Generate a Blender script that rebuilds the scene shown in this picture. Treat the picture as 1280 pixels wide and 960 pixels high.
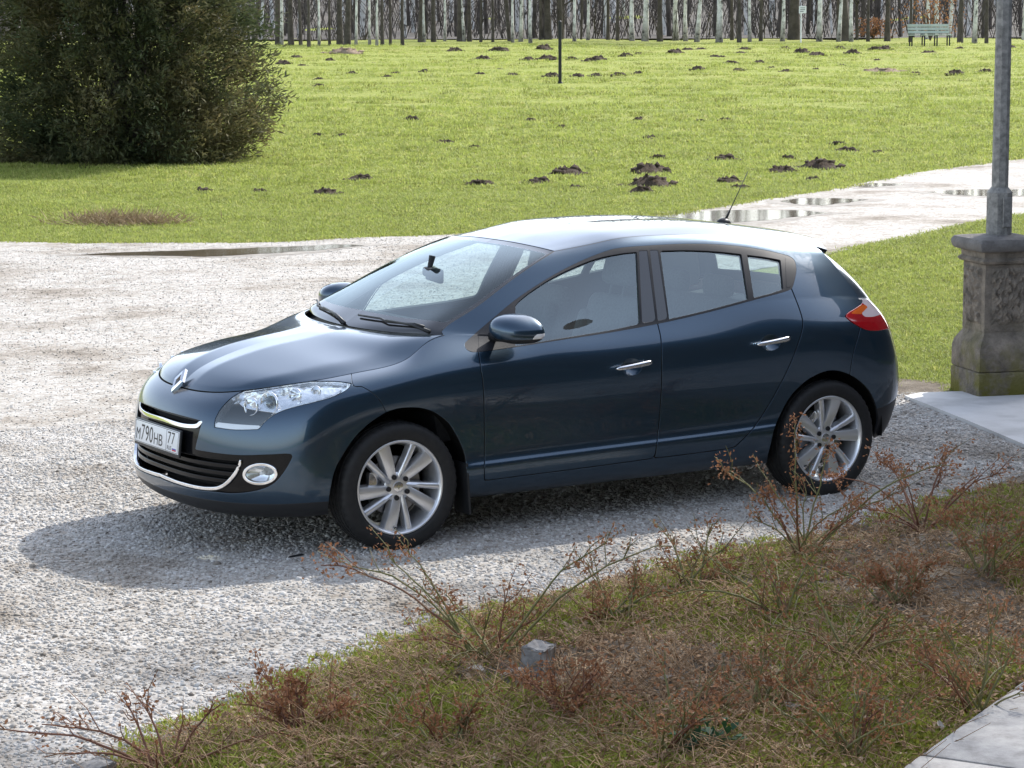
import bpy, bmesh, math, random
import numpy as np
from mathutils import Vector, Matrix

scene = bpy.context.scene
for o in list(bpy.data.objects): bpy.data.objects.remove(o)
COL = scene.collection
R_ = math.radians

# ---------------------------------------------------------------- camera
CAMP = (-6.039, -11.584, 2.599); YAW, PITCH, ROLL, FPX = .557, .144, -.003, 3219.0
_F = np.array([math.sin(YAW)*math.cos(PITCH), math.cos(YAW)*math.cos(PITCH), -math.sin(PITCH)])
_R = np.array([math.cos(YAW), -math.sin(YAW), 0.]); _U = np.cross(_R, _F)
_c, _s = math.cos(ROLL), math.sin(ROLL)
_R, _U = _c*_R+_s*_U, _c*_U-_s*_R
CAMV = np.array(CAMP)
cam = bpy.data.cameras.new('camera'); camo = bpy.data.objects.new('camera', cam); COL.objects.link(camo)
cam.sensor_width = 36; cam.lens = FPX/1280*36; cam.clip_end = 2000; cam.clip_start = .1
camo.matrix_world = Matrix(((_R[0], _U[0], -_F[0], CAMP[0]), (_R[1], _U[1], -_F[1], CAMP[1]), (_R[2], _U[2], -_F[2], CAMP[2]), (0, 0, 0, 1)))
scene.camera = camo

# ---------------------------------------------------------------- light
SUN_AZ, SUN_EL = R_(18), R_(40)          # azimuth measured from +X towards +Y
SKY_STRENGTH, SUN_STRENGTH, EXPOSURE = .15, 2.4, 1.36
w = bpy.data.worlds.new('World'); scene.world = w; w.use_nodes = True
nt = w.node_tree; nt.nodes.clear()
out = nt.nodes.new('ShaderNodeOutputWorld'); bg = nt.nodes.new('ShaderNodeBackground'); sky = nt.nodes.new('ShaderNodeTexSky')
sky.sky_type = 'NISHITA'; sky.sun_disc = False; sky.sun_elevation = SUN_EL
sky.sun_rotation = math.pi/2-SUN_AZ; sky.altitude = 200; sky.air_density = 1.0; sky.dust_density = 1.6; sky.ozone_density = 1.0
bg.inputs[1].default_value = SKY_STRENGTH
hz_ = nt.nodes.new('ShaderNodeHueSaturation'); hz_.inputs['Saturation'].default_value = .62   # thin high haze pales the blue
nt.links.new(sky.outputs[0], hz_.inputs['Color']); nt.links.new(hz_.outputs[0], bg.inputs[0]); nt.links.new(bg.outputs[0], out.inputs[0])
sl = bpy.data.lights.new('sun', 'SUN'); so = bpy.data.objects.new('sun', sl); COL.objects.link(so)
sl.energy = SUN_STRENGTH; sl.angle = R_(.53); sl.color = (1., .965, .91)
sd = Vector((math.cos(SUN_AZ)*math.cos(SUN_EL), math.sin(SUN_AZ)*math.cos(SUN_EL), math.sin(SUN_EL)))
so.rotation_euler = sd.to_track_quat('Z', 'Y').to_euler(); so.location = (0, 0, 40)
scene.view_settings.view_transform = 'Standard'; scene.view_settings.look = 'None'
scene.view_settings.exposure = EXPOSURE; scene.view_settings.gamma = 1
scene.render.resolution_x = 1024; scene.render.resolution_y = 768
scene.render.engine = 'CYCLES'
scene.cycles.max_bounces = 6; scene.cycles.diffuse_bounces = 3; scene.cycles.glossy_bounces = 4; scene.cycles.transparent_max_bounces = 12

# ---------------------------------------------------------------- helpers
def pxy(V):
    d = np.asarray(V, float)-CAMV; z = d@_F
    return np.stack([640+FPX*(d@_R)/z, 480-FPX*(d@_U)/z], -1)
def ground(u, v, z=0.0):
    d = _F+_R*(u-640)/FPX+_U*(480-v)/FPX
    return CAMV+d*(z-CAMV[2])/d[2]
def at_y(u, v, y):
    d = _F+_R*(u-640)/FPX+_U*(480-v)/FPX
    return CAMV+d*(y-CAMV[1])/d[1]
def at_depth(u, v, dep):
    return CAMV+(_F+_R*(u-640)/FPX+_U*(480-v)/FPX)*dep

def tag(o, label=None, cat=None, group=None, kind=None):
    if label: o['label'] = label
    if cat: o['category'] = cat
    if group: o['group'] = group
    if kind: o['kind'] = kind
    return o
def empty(name, loc=(0, 0, 0), rz=0., label=None, cat=None, group=None):
    o = bpy.data.objects.new(name, None); COL.objects.link(o); o.location = loc; o.rotation_euler = (0, 0, rz)
    o.empty_display_size = .1
    return tag(o, label, cat, group)
def link_mesh(name, me, mat=None, parent=None):
    o = bpy.data.objects.new(name, me); COL.objects.link(o)
    if mat is not None and not len(me.materials): me.materials.append(mat)
    if parent: o.parent = parent
    return o
def mesh_np(name, V, faces, mat=None, parent=None, smooth=False, N=None):
    """V (n,3), faces: (m,k) array or list of lists"""
    me = bpy.data.meshes.new(name)
    V = np.asarray(V, np.float32)
    if isinstance(faces, np.ndarray):
        m, k = faces.shape
        me.vertices.add(len(V)); me.vertices.foreach_set('co', V.ravel())
        me.loops.add(m*k); me.loops.foreach_set('vertex_index', faces.astype(np.int32).ravel())
        me.polygons.add(m); me.polygons.foreach_set('loop_start', np.arange(0, m*k, k, dtype=np.int32))
        me.polygons.foreach_set('loop_total', np.full(m, k, np.int32))
        me.update(calc_edges=True); me.validate()
    else:
        me.from_pydata([tuple(map(float, v)) for v in V], [], [tuple(f) for f in faces])
        me.update()
    if smooth or N is not None:
        me.polygons.foreach_set('use_smooth', np.ones(len(me.polygons), bool))
    if N is not None:
        me.normals_split_custom_set_from_vertices([tuple(map(float, n)) for n in N])
    return link_mesh(name, me, mat, parent)
class MB:
    """collects simple shapes into one mesh"""
    def __init__(self): self.bm = bmesh.new()
    def box(self, c, s, rot=None, bev=0.0, seg=2):
        r = bmesh.ops.create_cube(self.bm, size=1)
        vs = r['verts']
        bmesh.ops.scale(self.bm, vec=s, verts=vs)
        if bev > 0:
            es = list({e for v in vs for e in v.link_edges})
            q = bmesh.ops.bevel(self.bm, geom=es, offset=bev, segments=seg, profile=.5, affect='EDGES')
            vs = list({v for f in q['faces'] for v in f.verts} | {v for v in vs if v.is_valid})
        if rot is not None: bmesh.ops.rotate(self.bm, cent=(0, 0, 0), matrix=rot, verts=vs)
        bmesh.ops.translate(self.bm, vec=c, verts=vs); return self
    def cone(self, a, b, r0, r1, n=12, caps=True):
        a, b = Vector(a), Vector(b); d = b-a; L = d.length
        if L < 1e-6: return self
        r = bmesh.ops.create_cone(self.bm, cap_ends=caps, segments=n, radius1=r0, radius2=r1, depth=L)
        q = d.to_track_quat('Z', 'Y').to_matrix()
        bmesh.ops.rotate(self.bm, cent=(0, 0, 0), matrix=q, verts=r['verts'])
        bmesh.ops.translate(self.bm, vec=(a+b)/2, verts=r['verts']); return self
    def tube(self, pts, rad, n=8, cap=True):
        """tube along points; rad scalar or list"""
        P = [Vector(p) for p in pts]; m = len(P)
        rr = rad if hasattr(rad, '__len__') else [rad]*m
        up = Vector((0, 0, 1)); rings = []
        t0 = (P[1]-P[0]).normalized()
        side = t0.cross(up)
        if side.length < 1e-3: side = t0.cross(Vector((0, 1, 0)))
        side.normalize()
        for i in range(m):
            t = (P[min(i+1, m-1)]-P[max(i-1, 0)]).normalized()
            side = (side-t*side.dot(t)).normalized(); b = t.cross(side)
            rings.append([self.bm.verts.new(P[i]+(side*math.cos(2*math.pi*k/n)+b*math.sin(2*math.pi*k/n))*rr[i]) for k in range(n)])
        for i in range(m-1):
            for k in range(n):
                self.bm.faces.new((rings[i][k], rings[i][(k+1) % n], rings[i+1][(k+1) % n], rings[i+1][k]))
        if cap:
            try: self.bm.faces.new(rings[0][::-1]); self.bm.faces.new(rings[-1])
            except Exception: pass
        return self
    def lathe(self, prof, n=48, axis='Y', c=(0, 0, 0), closed=False):
        """prof: list (r, h); revolve about axis Y"""
        rings = []
        for r, h in prof:
            rings.append([self.bm.verts.new((c[0]+r*math.cos(2*math.pi*k/n), c[1]+h, c[2]+r*math.sin(2*math.pi*k/n))) for k in range(n)])
        m = len(rings)
        for i in range(m if closed else m-1):
            for k in range(n):
                self.bm.faces.new((rings[i][k], rings[i][(k+1) % n], rings[(i+1) % m][(k+1) % n], rings[(i+1) % m][k]))
        return self
    def poly(self, vs, faces):
        b = [self.bm.verts.new(v) for v in vs]
        for f in faces: self.bm.faces.new([b[i] for i in f])
        return self
    def prism(self, pts, h0, h1, f=lambda x, y, h: (x, y, h)):
        a = [self.bm.verts.new(f(x, y, h0)) for x, y in pts]; b = [self.bm.verts.new(f(x, y, h1)) for x, y in pts]
        n = len(pts)
        for i in range(n): self.bm.faces.new((a[i], a[(i+1) % n], b[(i+1) % n], b[i]))
        self.bm.faces.new(a[::-1]); self.bm.faces.new(b); return self
    def build(self, name, mat=None, parent=None, smooth=False, sharp=None, normals=True):
        if normals: bmesh.ops.recalc_face_normals(self.bm, faces=self.bm.faces[:])
        me = bpy.data.meshes.new(name); self.bm.to_mesh(me); self.bm.free()
        if smooth or sharp is not None:
            me.polygons.foreach_set('use_smooth', np.ones(len(me.polygons), bool))
            if sharp is not None: me.set_sharp_from_angle(angle=R_(sharp))
        return link_mesh(name, me, mat, parent)
def mirror_copy(o, parent=None, name=None):
    """mirror image of an object across the car's middle plane"""
    me = o.data.copy(); n = len(me.vertices)
    co = np.empty(n*3, np.float32); me.vertices.foreach_get('co', co); co = co.reshape(-1, 3)
    has = me.has_custom_normals
    if has:
        nl = len(me.loops); cn = np.empty(nl*3, np.float32); me.corner_normals.foreach_get('vector', cn); cn = cn.reshape(-1, 3)
        li = np.empty(nl, np.int32); me.loops.foreach_get('vertex_index', li)
        vn = np.zeros((n, 3), np.float32); vn[li] = cn; vn[:, 1] *= -1
    co[:, 1] *= -1; me.vertices.foreach_set('co', co.ravel())
    me.flip_normals()
    if has: me.normals_split_custom_set_from_vertices([tuple(map(float, q)) for q in vn])
    me.update()
    q = bpy.data.objects.new(name or o.name.split('.')[0], me); COL.objects.link(q)
    q.parent = parent if parent is not None else o.parent
    return q

# ---------------------------------------------------------------- materials
def mat_new(name):
    m = bpy.data.materials.new(name); m.use_nodes = True
    return m, m.node_tree, m.node_tree.nodes['Principled BSDF']
def simple(name, col, rough=.5, metal=0., coat=0., spec=.5, emit=None, trans=0., ior=1.45):
    m, t, b = mat_new(name)
    b.inputs['Base Color'].default_value = (*col, 1); b.inputs['Roughness'].default_value = rough
    b.inputs['Metallic'].default_value = metal; b.inputs['Coat Weight'].default_value = coat
    b.inputs['Specular IOR Level'].default_value = spec; b.inputs['Coat Roughness'].default_value = .03
    b.inputs['Transmission Weight'].default_value = trans; b.inputs['IOR'].default_value = ior
    return m
def N_(t, kind, **kw):
    n = t.nodes.new(kind)
    for k, v in kw.items():
        if k.startswith('i_'):
            key = k[2:].replace('_', ' ')
            n.inputs[int(key) if key.isdigit() else key].default_value = v
        else: setattr(n, k, v)
    return n
def ramp(t, stops, interp='LINEAR'):
    r = t.nodes.new('ShaderNodeValToRGB'); cr = r.color_ramp; cr.interpolation = interp
    while len(cr.elements) < len(stops): cr.elements.new(.5)
    for e, (p, c) in zip(cr.elements, stops): e.position = p; e.color = (*c, 1) if len(c) == 3 else c
    return r
def noisy(name, cols, scale=5., rough=.8, bump=.3, bscale=40., detail=8., spec=.3, obj=True, dist=.02, metal=0.):
    """noise-driven colour ramp and bump"""
    m, t, b = mat_new(name); L = t.links.new
    tc = N_(t, 'ShaderNodeTexCoord'); src = tc.outputs['Object']
    n1 = N_(t, 'ShaderNodeTexNoise', i_Scale=scale, i_Detail=detail, i_Roughness=.65); L(src, n1.inputs['Vector'])
    k = len(cols); r = ramp(t, [(.28+.44*i/(k-1), c) for i, c in enumerate(cols)]); L(n1.outputs['Fac'], r.inputs[0])
    L(r.outputs[0], b.inputs['Base Color']); b.inputs['Roughness'].default_value = rough; b.inputs['Specular IOR Level'].default_value = spec
    b.inputs['Metallic'].default_value = metal
    if bump:
        n2 = N_(t, 'ShaderNodeTexNoise', i_Scale=bscale, i_Detail=6.); L(src, n2.inputs['Vector'])
        bp = N_(t, 'ShaderNodeBump', i_Strength=bump, i_Distance=dist); L(n2.outputs['Fac'], bp.inputs['Height']); L(bp.outputs[0], b.inputs['Normal'])
    return m
# ================================================================ the car
M = {}
def glass_mat(name, tint, ior=1.5, boost=1.0):
    m = bpy.data.materials.new(name); m.use_nodes = True; t = m.node_tree; t.nodes.clear(); L = t.links.new
    o = N_(t, 'ShaderNodeOutputMaterial'); mx = N_(t, 'ShaderNodeMixShader'); tr = N_(t, 'ShaderNodeBsdfTransparent')
    gl = N_(t, 'ShaderNodeBsdfGlossy', i_Roughness=.0); gl.inputs[0].default_value = (.88, .98, 1., 1); fr = N_(t, 'ShaderNodeLayerWeight', i_Blend=.5)
    r0 = ((ior-1)/(ior+1))**2*2*boost                      # two faces of a pane, Schlick's curve
    tr.inputs[0].default_value = (*tint, 1); pw = N_(t, 'ShaderNodeMath', operation='POWER', i_1=4.6); mu = N_(t, 'ShaderNodeMath', operation='MULTIPLY_ADD', i_1=1-r0, i_2=r0); mu.use_clamp = True
    L(fr.outputs['Facing'], pw.inputs[0]); L(pw.outputs[0], mu.inputs[0]); L(mu.outputs[0], mx.inputs[0]); L(tr.outputs[0], mx.inputs[1]); L(gl.outputs[0], mx.inputs[2]); L(mx.outputs[0], o.inputs[0])
    return m
def paint_mat():
    m, t, b = mat_new('slate_blue_paint'); L = t.links.new
    b.inputs['Base Color'].default_value = (.016, .038, .068, 1); b.inputs['Metallic'].default_value = .75
    b.inputs['Roughness'].default_value = .30; b.inputs['Coat Weight'].default_value = 1.; b.inputs['Coat Roughness'].default_value = .015
    b.inputs['Coat IOR'].default_value = 1.52
    tc = N_(t, 'ShaderNodeTexCoord'); n = N_(t, 'ShaderNodeTexNoise', i_Scale=2400., i_Detail=1.); L(tc.outputs['Object'], n.inputs[0])
    r = ramp(t, [(.35, (.018, .046, .080)), (.7, (.031, .066, .108))]); L(n.outputs[0], r.inputs[0]); L(r.outputs[0], b.inputs['Base Color'])
    # thin dust film makes the gloss vary
    n2 = N_(t, 'ShaderNodeTexNoise', i_Scale=3.5, i_Detail=8., i_Roughness=.7); L(tc.outputs['Object'], n2.inputs[0])
    r2 = ramp(t, [(.40, (.0,)*3), (.80, (.022,)*3)]); L(n2.outputs[0], r2.inputs[0]); L(r2.outputs[0], b.inputs['Coat Roughness'])
    return m
M['paint'] = paint_mat()
M['black_gloss'] = simple('black_gloss', (.008, .008, .009), .06, spec=.8, coat=.6)
M['black_plastic'] = simple('black_plastic', (.018, .019, .021), .45)
M['grille_black'] = simple('grille_black', (.006, .006, .007), .12, spec=.28)
M['grey_trim'] = simple('grey_trim', (.024, .025, .029), .45, spec=.3)
def lamp_silver():
    m, t, b = mat_new('lamp_silver'); b.inputs['Base Color'].default_value = (.88, .89, .91, 1); b.inputs['Metallic'].default_value = .9; b.inputs['Roughness'].default_value = .16
    tc = N_(t, 'ShaderNodeTexCoord'); mp = N_(t, 'ShaderNodeMapping'); mp.inputs['Scale'].default_value = (38, 38, 14); v = N_(t, 'ShaderNodeTexVoronoi', i_Scale=1.); t.links.new(tc.outputs['Object'], mp.inputs[0]); t.links.new(mp.outputs[0], v.inputs[0])
    bp = N_(t, 'ShaderNodeBump', i_Strength=.35, i_Distance=.010); t.links.new(v.outputs['Distance'], bp.inputs['Height']); t.links.new(bp.outputs[0], b.inputs['Normal']); return m
M['lamp_silver'] = lamp_silver()
M['gap'] = simple('gap_black', (.004, .004, .004), .8)
M['rubber'] = noisy('tyre_rubber', [(.014, .014, .015), (.024, .024, .024)], 30, .6, .1, 300)
M['chrome'] = simple('chrome', (.82, .83, .85), .06, 1.)
M['satin'] = simple('satin_chrome', (.72, .73, .75), .22, 1.)
M['alloy'] = simple('alloy_silver', (.72, .73, .75), .30, .75, coat=.4)
M['steel'] = simple('brake_steel', (.25, .25, .26), .35, 1.)
M['dark_metal'] = simple('dark_metal', (.03, .03, .032), .5, .5)
M['glass'] = glass_mat('window_glass', (.70, .80, .79), 1.52, 1.9)
M['screen'] = glass_mat('windscreen_glass', (.76, .87, .87), 1.52, 1.2)
M['lens'] = glass_mat('lamp_lens', (.93, .95, .96), 1.5, 1.3)
M['red'] = simple('tail_red', (.42, .006, .012), .08, 0., coat=1.)
M['amber'] = simple('tail_amber', (.75, .13, .01), .12, 0., coat=1.)
M['drl'] = simple('lamp_white', (.75, .76, .78), .25)
M['interior'] = noisy('interior_charcoal', [(.020, .021, .023), (.036, .037, .040)], 60, .75, .15, 400)
M['seat'] = noisy('seat_fabric', [(.10, .103, .108), (.16, .163, .17)], 80, .9, .2, 600)
M['headliner'] = simple('headliner_grey', (.34, .34, .33), .9)
M['plate'] = simple('plate_white', (.72, .73, .74), .3)
M['ink'] = simple('plate_ink', (.012, .012, .014), .4)
M['plate_red'] = simple('plate_red', (.5, .02, .02), .4)
M['plate_blue'] = simple('plate_blue', (.03, .06, .35), .4)

# ---- control net of the left half: (x rearwards, half width, z)
def col(*p): return [tuple(q) for q in p]
zc = lambda x, w, z: (x, w, z)
front = [  # c0..c5 ; rows r0..r8
 col((-.80, 0, .19), (-.856, 0, .235), (-.880, 0, .31), (-.880, 0, .40), (-.878, 0, .50), (-.868, 0, .60), (-.846, 0, .67), (-.815, 0, .72), (-.770, 0, .757)),
 col((-.79, .21, .19), (-.848, .22, .235), (-.872, .225, .31), (-.872, .225, .40), (-.870, .225, .50), (-.858, .225, .60), (-.836, .22, .67), (-.803, .215, .722), (-.757, .21, .760)),
 col((-.74, .42, .19), (-.798, .44, .235), (-.822, .45, .31), (-.822, .45, .40), (-.818, .45, .50), (-.806, .445, .605), (-.782, .44, .68), (-.745, .43, .735), (-.695, .41, .776)),
 col((-.65, .58, .19), (-.698, .615, .235), (-.716, .635, .31), (-.716, .64, .40), (-.712, .64, .505), (-.698, .635, .615), (-.668, .625, .70), (-.625, .60, .76), (-.575, .56, .806)),
 col((-.53, .70, .195), (-.562, .745, .24), (-.576, .775, .315), (-.577, .785, .405), (-.573, .787, .515), (-.558, .782, .63), (-.532, .77, .72), (-.492, .737, .785), (-.44, .655, .831)),
 col((-.40, .77, .20), (-.42, .82, .245), (-.42, .852, .325), (-.42, .863, .41), (-.42, .866, .525), (-.415, .865, .645), (-.395, .85, .745), (-.36, .812, .812), (-.30, .708, .850)),
]
sx = [-.17, .08, .36, .75, 1.10, 1.50, 1.90, 2.25, 2.60]
Wm = [.885, .894, .894, .892, .895, .898, .899, .900, .902]
zr = {0: [.20]*9, 1: [.245, .245, .25, .253, .256, .26, .264, .268, .272],
      2: [.335, .345, .362, .37, .376, .382, .388, .395, .40], 3: [.408, .412, .408, .413, .418, .424, .43, .44, .45],
      4: [.528, .53, .53, .535, .54, .548, .556, .565, .572], 5: [.65, .66, .665, .67, .68, .69, .70, .715, .725],
      6: [.765, .785, .805, .815, .825, .838, .85, .862, .868], 7: [.838, .872, .918, .915, .922, .932, .948, .972, .972]}
off = {0: .12, 1: .05, 2: .004, 3: .020, 4: .013, 5: .003, 6: .008, 7: .038}
r8 = [(-.12, .737, .876), (.12, .746, .917), (.33, .690, 1.020), (.75, .808, .985), (1.1, .812, .990), (1.5, .816, 1.006), (1.9, .816, 1.036), (2.25, .810, 1.082), (2.6, .800, 1.070)]
side = []
for i, x in enumerate(sx):
    c_ = []
    for r in range(8):
        o_ = off[r]
        if r == 2 and i in (0, 1): o_ = .012
        if r == 3 and i in (0, 1, 8): o_ = .008
        if r == 7 and i == 0: o_ = .05
        if r == 7 and i == 1: o_ = .042
        if r == 7 and i == 2: o_ = .050
        if r == 7 and i == 8: o_ = .045
        c_.append((x, Wm[i]-o_, zr[r][i]))
    c_.append(r8[i]); side.append(c_)
rear = [
 col((2.93, .74, .24), (2.955, .825, .285), (2.965, .858, .395), (2.968, .865, .46), (2.97, .868, .575), (2.97, .865, .70), (2.962, .852, .83), (2.952, .815, .945), (2.94, .748, 1.040)),
 col((3.09, .66, .245), (3.13, .74, .285), (3.165, .765, .385), (3.185, .772, .455), (3.195, .777, .565), (3.183, .777, .69), (3.155, .770, .82), (3.112, .745, .93), (3.055, .700, 1.015)),
 col((3.20, .50, .25), (3.25, .56, .285), (3.295, .58, .385), (3.315, .585, .455), (3.33, .59, .565), (3.31, .59, .69), (3.262, .59, .82), (3.20, .572, .93), (3.13, .55, 1.01)),
 col((3.26, .28, .25), (3.325, .30, .285), (3.375, .31, .385), (3.395, .315, .455), (3.405, .315, .565), (3.375, .315, .69), (3.315, .315, .82), (3.245, .31, .93), (3.17, .30, 1.005)),
 col((3.275, 0, .25), (3.345, 0, .285), (3.395, 0, .385), (3.415, 0, .455), (3.425, 0, .565), (3.395, 0, .69), (3.335, 0, .82), (3.262, 0, .93), (3.185, 0, 1.005)),
]
NET = np.array(front+side+rear, float)            # (20 columns, 9 rows, 3)
green = {  # r9..r13 for columns 8..15
 8: [(.52, .662, 1.115), (.735, .625, 1.225), (.925, .588, 1.312), (1.045, .556, 1.358), (1.10, .535, 1.376)],
 9: [(.86, .768, 1.078), (1.02, .705, 1.188), (1.17, .642, 1.292), (1.255, .594, 1.365), (1.295, .552, 1.401)],
 10: [(1.165, .773, 1.085), (1.265, .714, 1.203), (1.36, .655, 1.312), (1.41, .608, 1.385), (1.43, .562, 1.421)],
 11: [(1.515, .776, 1.098), (1.54, .717, 1.215), (1.565, .660, 1.323), (1.575, .613, 1.395), (1.58, .568, 1.432)],
 12: [(1.90, .776, 1.117), (1.90, .718, 1.222), (1.90, .661, 1.322), (1.90, .614, 1.391), (1.90, .569, 1.428)],
 13: [(2.25, .772, 1.152), (2.245, .717, 1.238), (2.235, .660, 1.318), (2.225, .611, 1.374), (2.22, .565, 1.407)],
 14: [(2.59, .756, 1.146), (2.57, .705, 1.222), (2.545, .650, 1.287), (2.525, .604, 1.336), (2.515, .558, 1.364)],
 15: [(2.905, .700, 1.122), (2.86, .655, 1.200), (2.825, .615, 1.258), (2.80, .580, 1.298), (2.79, .545, 1.319)]}
def basis(u, n):
    k = np.minimum(np.floor(u+1e-9).astype(int), n-2); t = u-k
    Bm = np.stack([(1-t)**3, 3*t**3-6*t*t+4, -3*t**3+3*t*t+3*t+1, t**3], 1)/6
    A = np.zeros((len(u), n+2))
    for j in range(4): A[np.arange(len(u)), k+j] += Bm[:, j]
    return A
def pad_cols(P, m0, m1):
    f0 = P[1]*[1, -1, 1] if m0 else 2*P[0]-P[1]; f1 = P[-2]*[1, -1, 1] if m1 else 2*P[-1]-P[-2]
    return np.concatenate([f0[None], P, f1[None]])
def surf(P, us, vs, m0=False, m1=False, top=None, bot=None, iters=3):
    """interpolating bicubic B-spline; P (cols, rows, 3)"""
    nc, nr = P.shape[:2]
    def padded(C):
        q = pad_cols(C, m0, m1)
        b = 2*q[:, :1]-q[:, 1:2] if bot is None else pad_cols(bot, m0, m1)[:, None]
        tp = 2*q[:, -1:]-q[:, -2:-1]
        if top is not None:
            tq = tp[:, 0].copy(); msk = ~np.isnan(top[:, 0]); tq[1:-1][msk] = top[msk]; tp = tq[:, None]
        return np.concatenate([b, q, tp], 1)
    C = P.copy()
    ku, kv = basis(np.arange(nc, dtype=float), nc), basis(np.arange(nr, dtype=float), nr)
    for _ in range(iters):
        S = np.einsum('ua,vb,abk->uvk', ku, kv, padded(C)); C = C+(P-S)*.9
    return np.einsum('ua,vb,abk->uvk', basis(us, nc), basis(vs, nr), padded(C))
SC, SR = 16, 10
topA = np.full((20, 3), np.nan)
for c_, rows in green.items(): topA[c_] = rows[0]
A = surf(NET, np.linspace(0, 19, 19*SC+1), np.linspace(0, 8, 8*SR+1), True, True, topA)
G = np.array([[NET[c_][8]]+green[c_] for c_ in range(8, 16)], float)
botG = NET[8:16, 7]
B = surf(G, np.linspace(0, 7, 7*SC+1), np.linspace(0, 5, 5*SR+1), bot=botG)
B[:, 0] = A[8*SC:15*SC+1, -1]
for q in (A, B): q[..., 1] *= -1
A[0, :, 1] = 0; A[-1, :, 1] = 0

class Sf:
    """triangle patch with its own smooth normals"""
    def __init__(s, V, N, T): s.V, s.N, s.T = V, N, T
def grid_sf(g, flip=False):
    nu, nv = g.shape[:2]
    du = np.gradient(g, axis=0); dv = np.gradient(g, axis=1)
    n = np.cross(du, dv); n /= np.linalg.norm(n, axis=2, keepdims=True)+1e-12
    i = np.arange(nu*nv).reshape(nu, nv)
    a, b, c, d = i[:-1, :-1].ravel(), i[1:, :-1].ravel(), i[1:, 1:].ravel(), i[:-1, 1:].ravel()
    T = np.concatenate([np.stack([a, b, c], 1), np.stack([a, c, d], 1)])
    if flip: T = T[:, ::-1]; n = -n
    return Sf(g.reshape(-1, 3).copy(), n.reshape(-1, 3).copy(), T)
def weld(s, tol=1e-5):
    key = np.round(s.V/tol).astype(np.int64)
    _, first, inv = np.unique(key, axis=0, return_index=True, return_inverse=True); inv = inv.ravel()
    N = np.zeros((len(first), 3)); np.add.at(N, inv, s.N); N /= np.linalg.norm(N, axis=1, keepdims=True)+1e-12
    T = inv[s.T]; T = T[(T[:, 0] != T[:, 1]) & (T[:, 1] != T[:, 2]) & (T[:, 0] != T[:, 2])]
    return Sf(s.V[first], N, T)
def join(*ss):
    V, N, T, k = [], [], [], 0
    for s in ss: V.append(s.V); N.append(s.N); T.append(s.T+k); k += len(s.V)
    return Sf(np.concatenate(V), np.concatenate(N), np.concatenate(T))
def compact(s):
    used, inv = np.unique(s.T, return_inverse=True)
    return Sf(s.V[used], s.N[used], inv.reshape(-1, 3))
def cut(s, f):
    """split by sign of f at the vertices -> (f<0 part, f>0 part)"""
    f = np.where(np.abs(f) < 1e-6, 1e-6, f); T = s.T; sg = f < 0; k = sg[T].sum(1)
    ins, outs = [T[k == 3]], [T[k == 0]]
    V, N = [s.V], [s.N]; nv = len(s.V)
    mix = T[(k == 1) | (k == 2)]
    if len(mix):
        lone_neg = sg[mix].sum(1) == 1
        lone = np.where(lone_neg[:, None], sg[mix], ~sg[mix]).argmax(1)
        r = np.arange(len(mix)); a, b, c = mix[r, lone], mix[r, (lone+1) % 3], mix[r, (lone+2) % 3]
        e = np.concatenate([np.stack([a, b], 1), np.stack([a, c], 1)]); e = np.sort(e, 1)
        ue, inv = np.unique(e, axis=0, return_inverse=True); inv = inv.ravel()
        t = f[ue[:, 0]]/(f[ue[:, 0]]-f[ue[:, 1]])
        V.append(s.V[ue[:, 0]]*(1-t)[:, None]+s.V[ue[:, 1]]*t[:, None])
        n = s.N[ue[:, 0]]*(1-t)[:, None]+s.N[ue[:, 1]]*t[:, None]; N.append(n/np.linalg.norm(n, axis=1, keepdims=True))
        p, q = nv+inv[:len(mix)], nv+inv[len(mix):]
        tri = np.stack([a, p, q], 1); quad = np.concatenate([np.stack([p, b, c], 1), np.stack([p, c, q], 1)])
        ln = lone_neg; ln2 = np.concatenate([ln, ln])
        ins += [tri[ln], quad[~ln2]]; outs += [tri[~ln], quad[ln2]]
    V, N = np.concatenate(V), np.concatenate(N)
    return compact(Sf(V, N, np.concatenate(ins))), compact(Sf(V, N, np.concatenate(outs)))
def spl(pts, n=8):
    """Catmull-Rom through the points (open)"""
    P = np.array(pts, float); P = np.concatenate([[2*P[0]-P[1]], P, [2*P[-1]-P[-2]]]); o = []
    for i in range(1, len(P)-2):
        for t in np.linspace(0, 1, n, endpoint=False):
            o.append(.5*((2*P[i])+(-P[i-1]+P[i+1])*t+(2*P[i-1]-5*P[i]+4*P[i+1]-P[i+2])*t*t+(-P[i-1]+3*P[i]-3*P[i+1]+P[i+2])*t**3))
    o.append(P[-2]); return np.array(o)
def path(*segs):
    """closed outline: each segment is splined when it has more than two points"""
    return np.concatenate([spl(s) if len(s) > 2 else np.array(s, float) for s in segs])
def sdf(p, poly):
    a = np.asarray(poly, float); b = np.roll(a, -1, 0); d2 = np.full(len(p), 1e18); ins = np.zeros(len(p), bool)
    for (ax, ay), (bx, by) in zip(a, b):
        ex, ey = bx-ax, by-ay; wx, wy = p[:, 0]-ax, p[:, 1]-ay; l = ex*ex+ey*ey
        if l < 1e-12: continue
        t = np.clip((wx*ex+wy*ey)/l, 0, 1); d2 = np.minimum(d2, (wx-t*ex)**2+(wy-t*ey)**2)
        cnd = ((ay > p[:, 1]) != (by > p[:, 1])) & (p[:, 0] < (bx-ax)*(p[:, 1]-ay)/((by-ay) if by != ay else 1e-12)+ax)
        ins ^= cnd
    return np.where(ins, -1, 1)*np.sqrt(d2)
def outline(s, poly, mask=None):
    f = sdf(pxy(s.V), poly)
    return f if mask is None else np.where(mask(s), f, 50.)
GAPS = []
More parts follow.
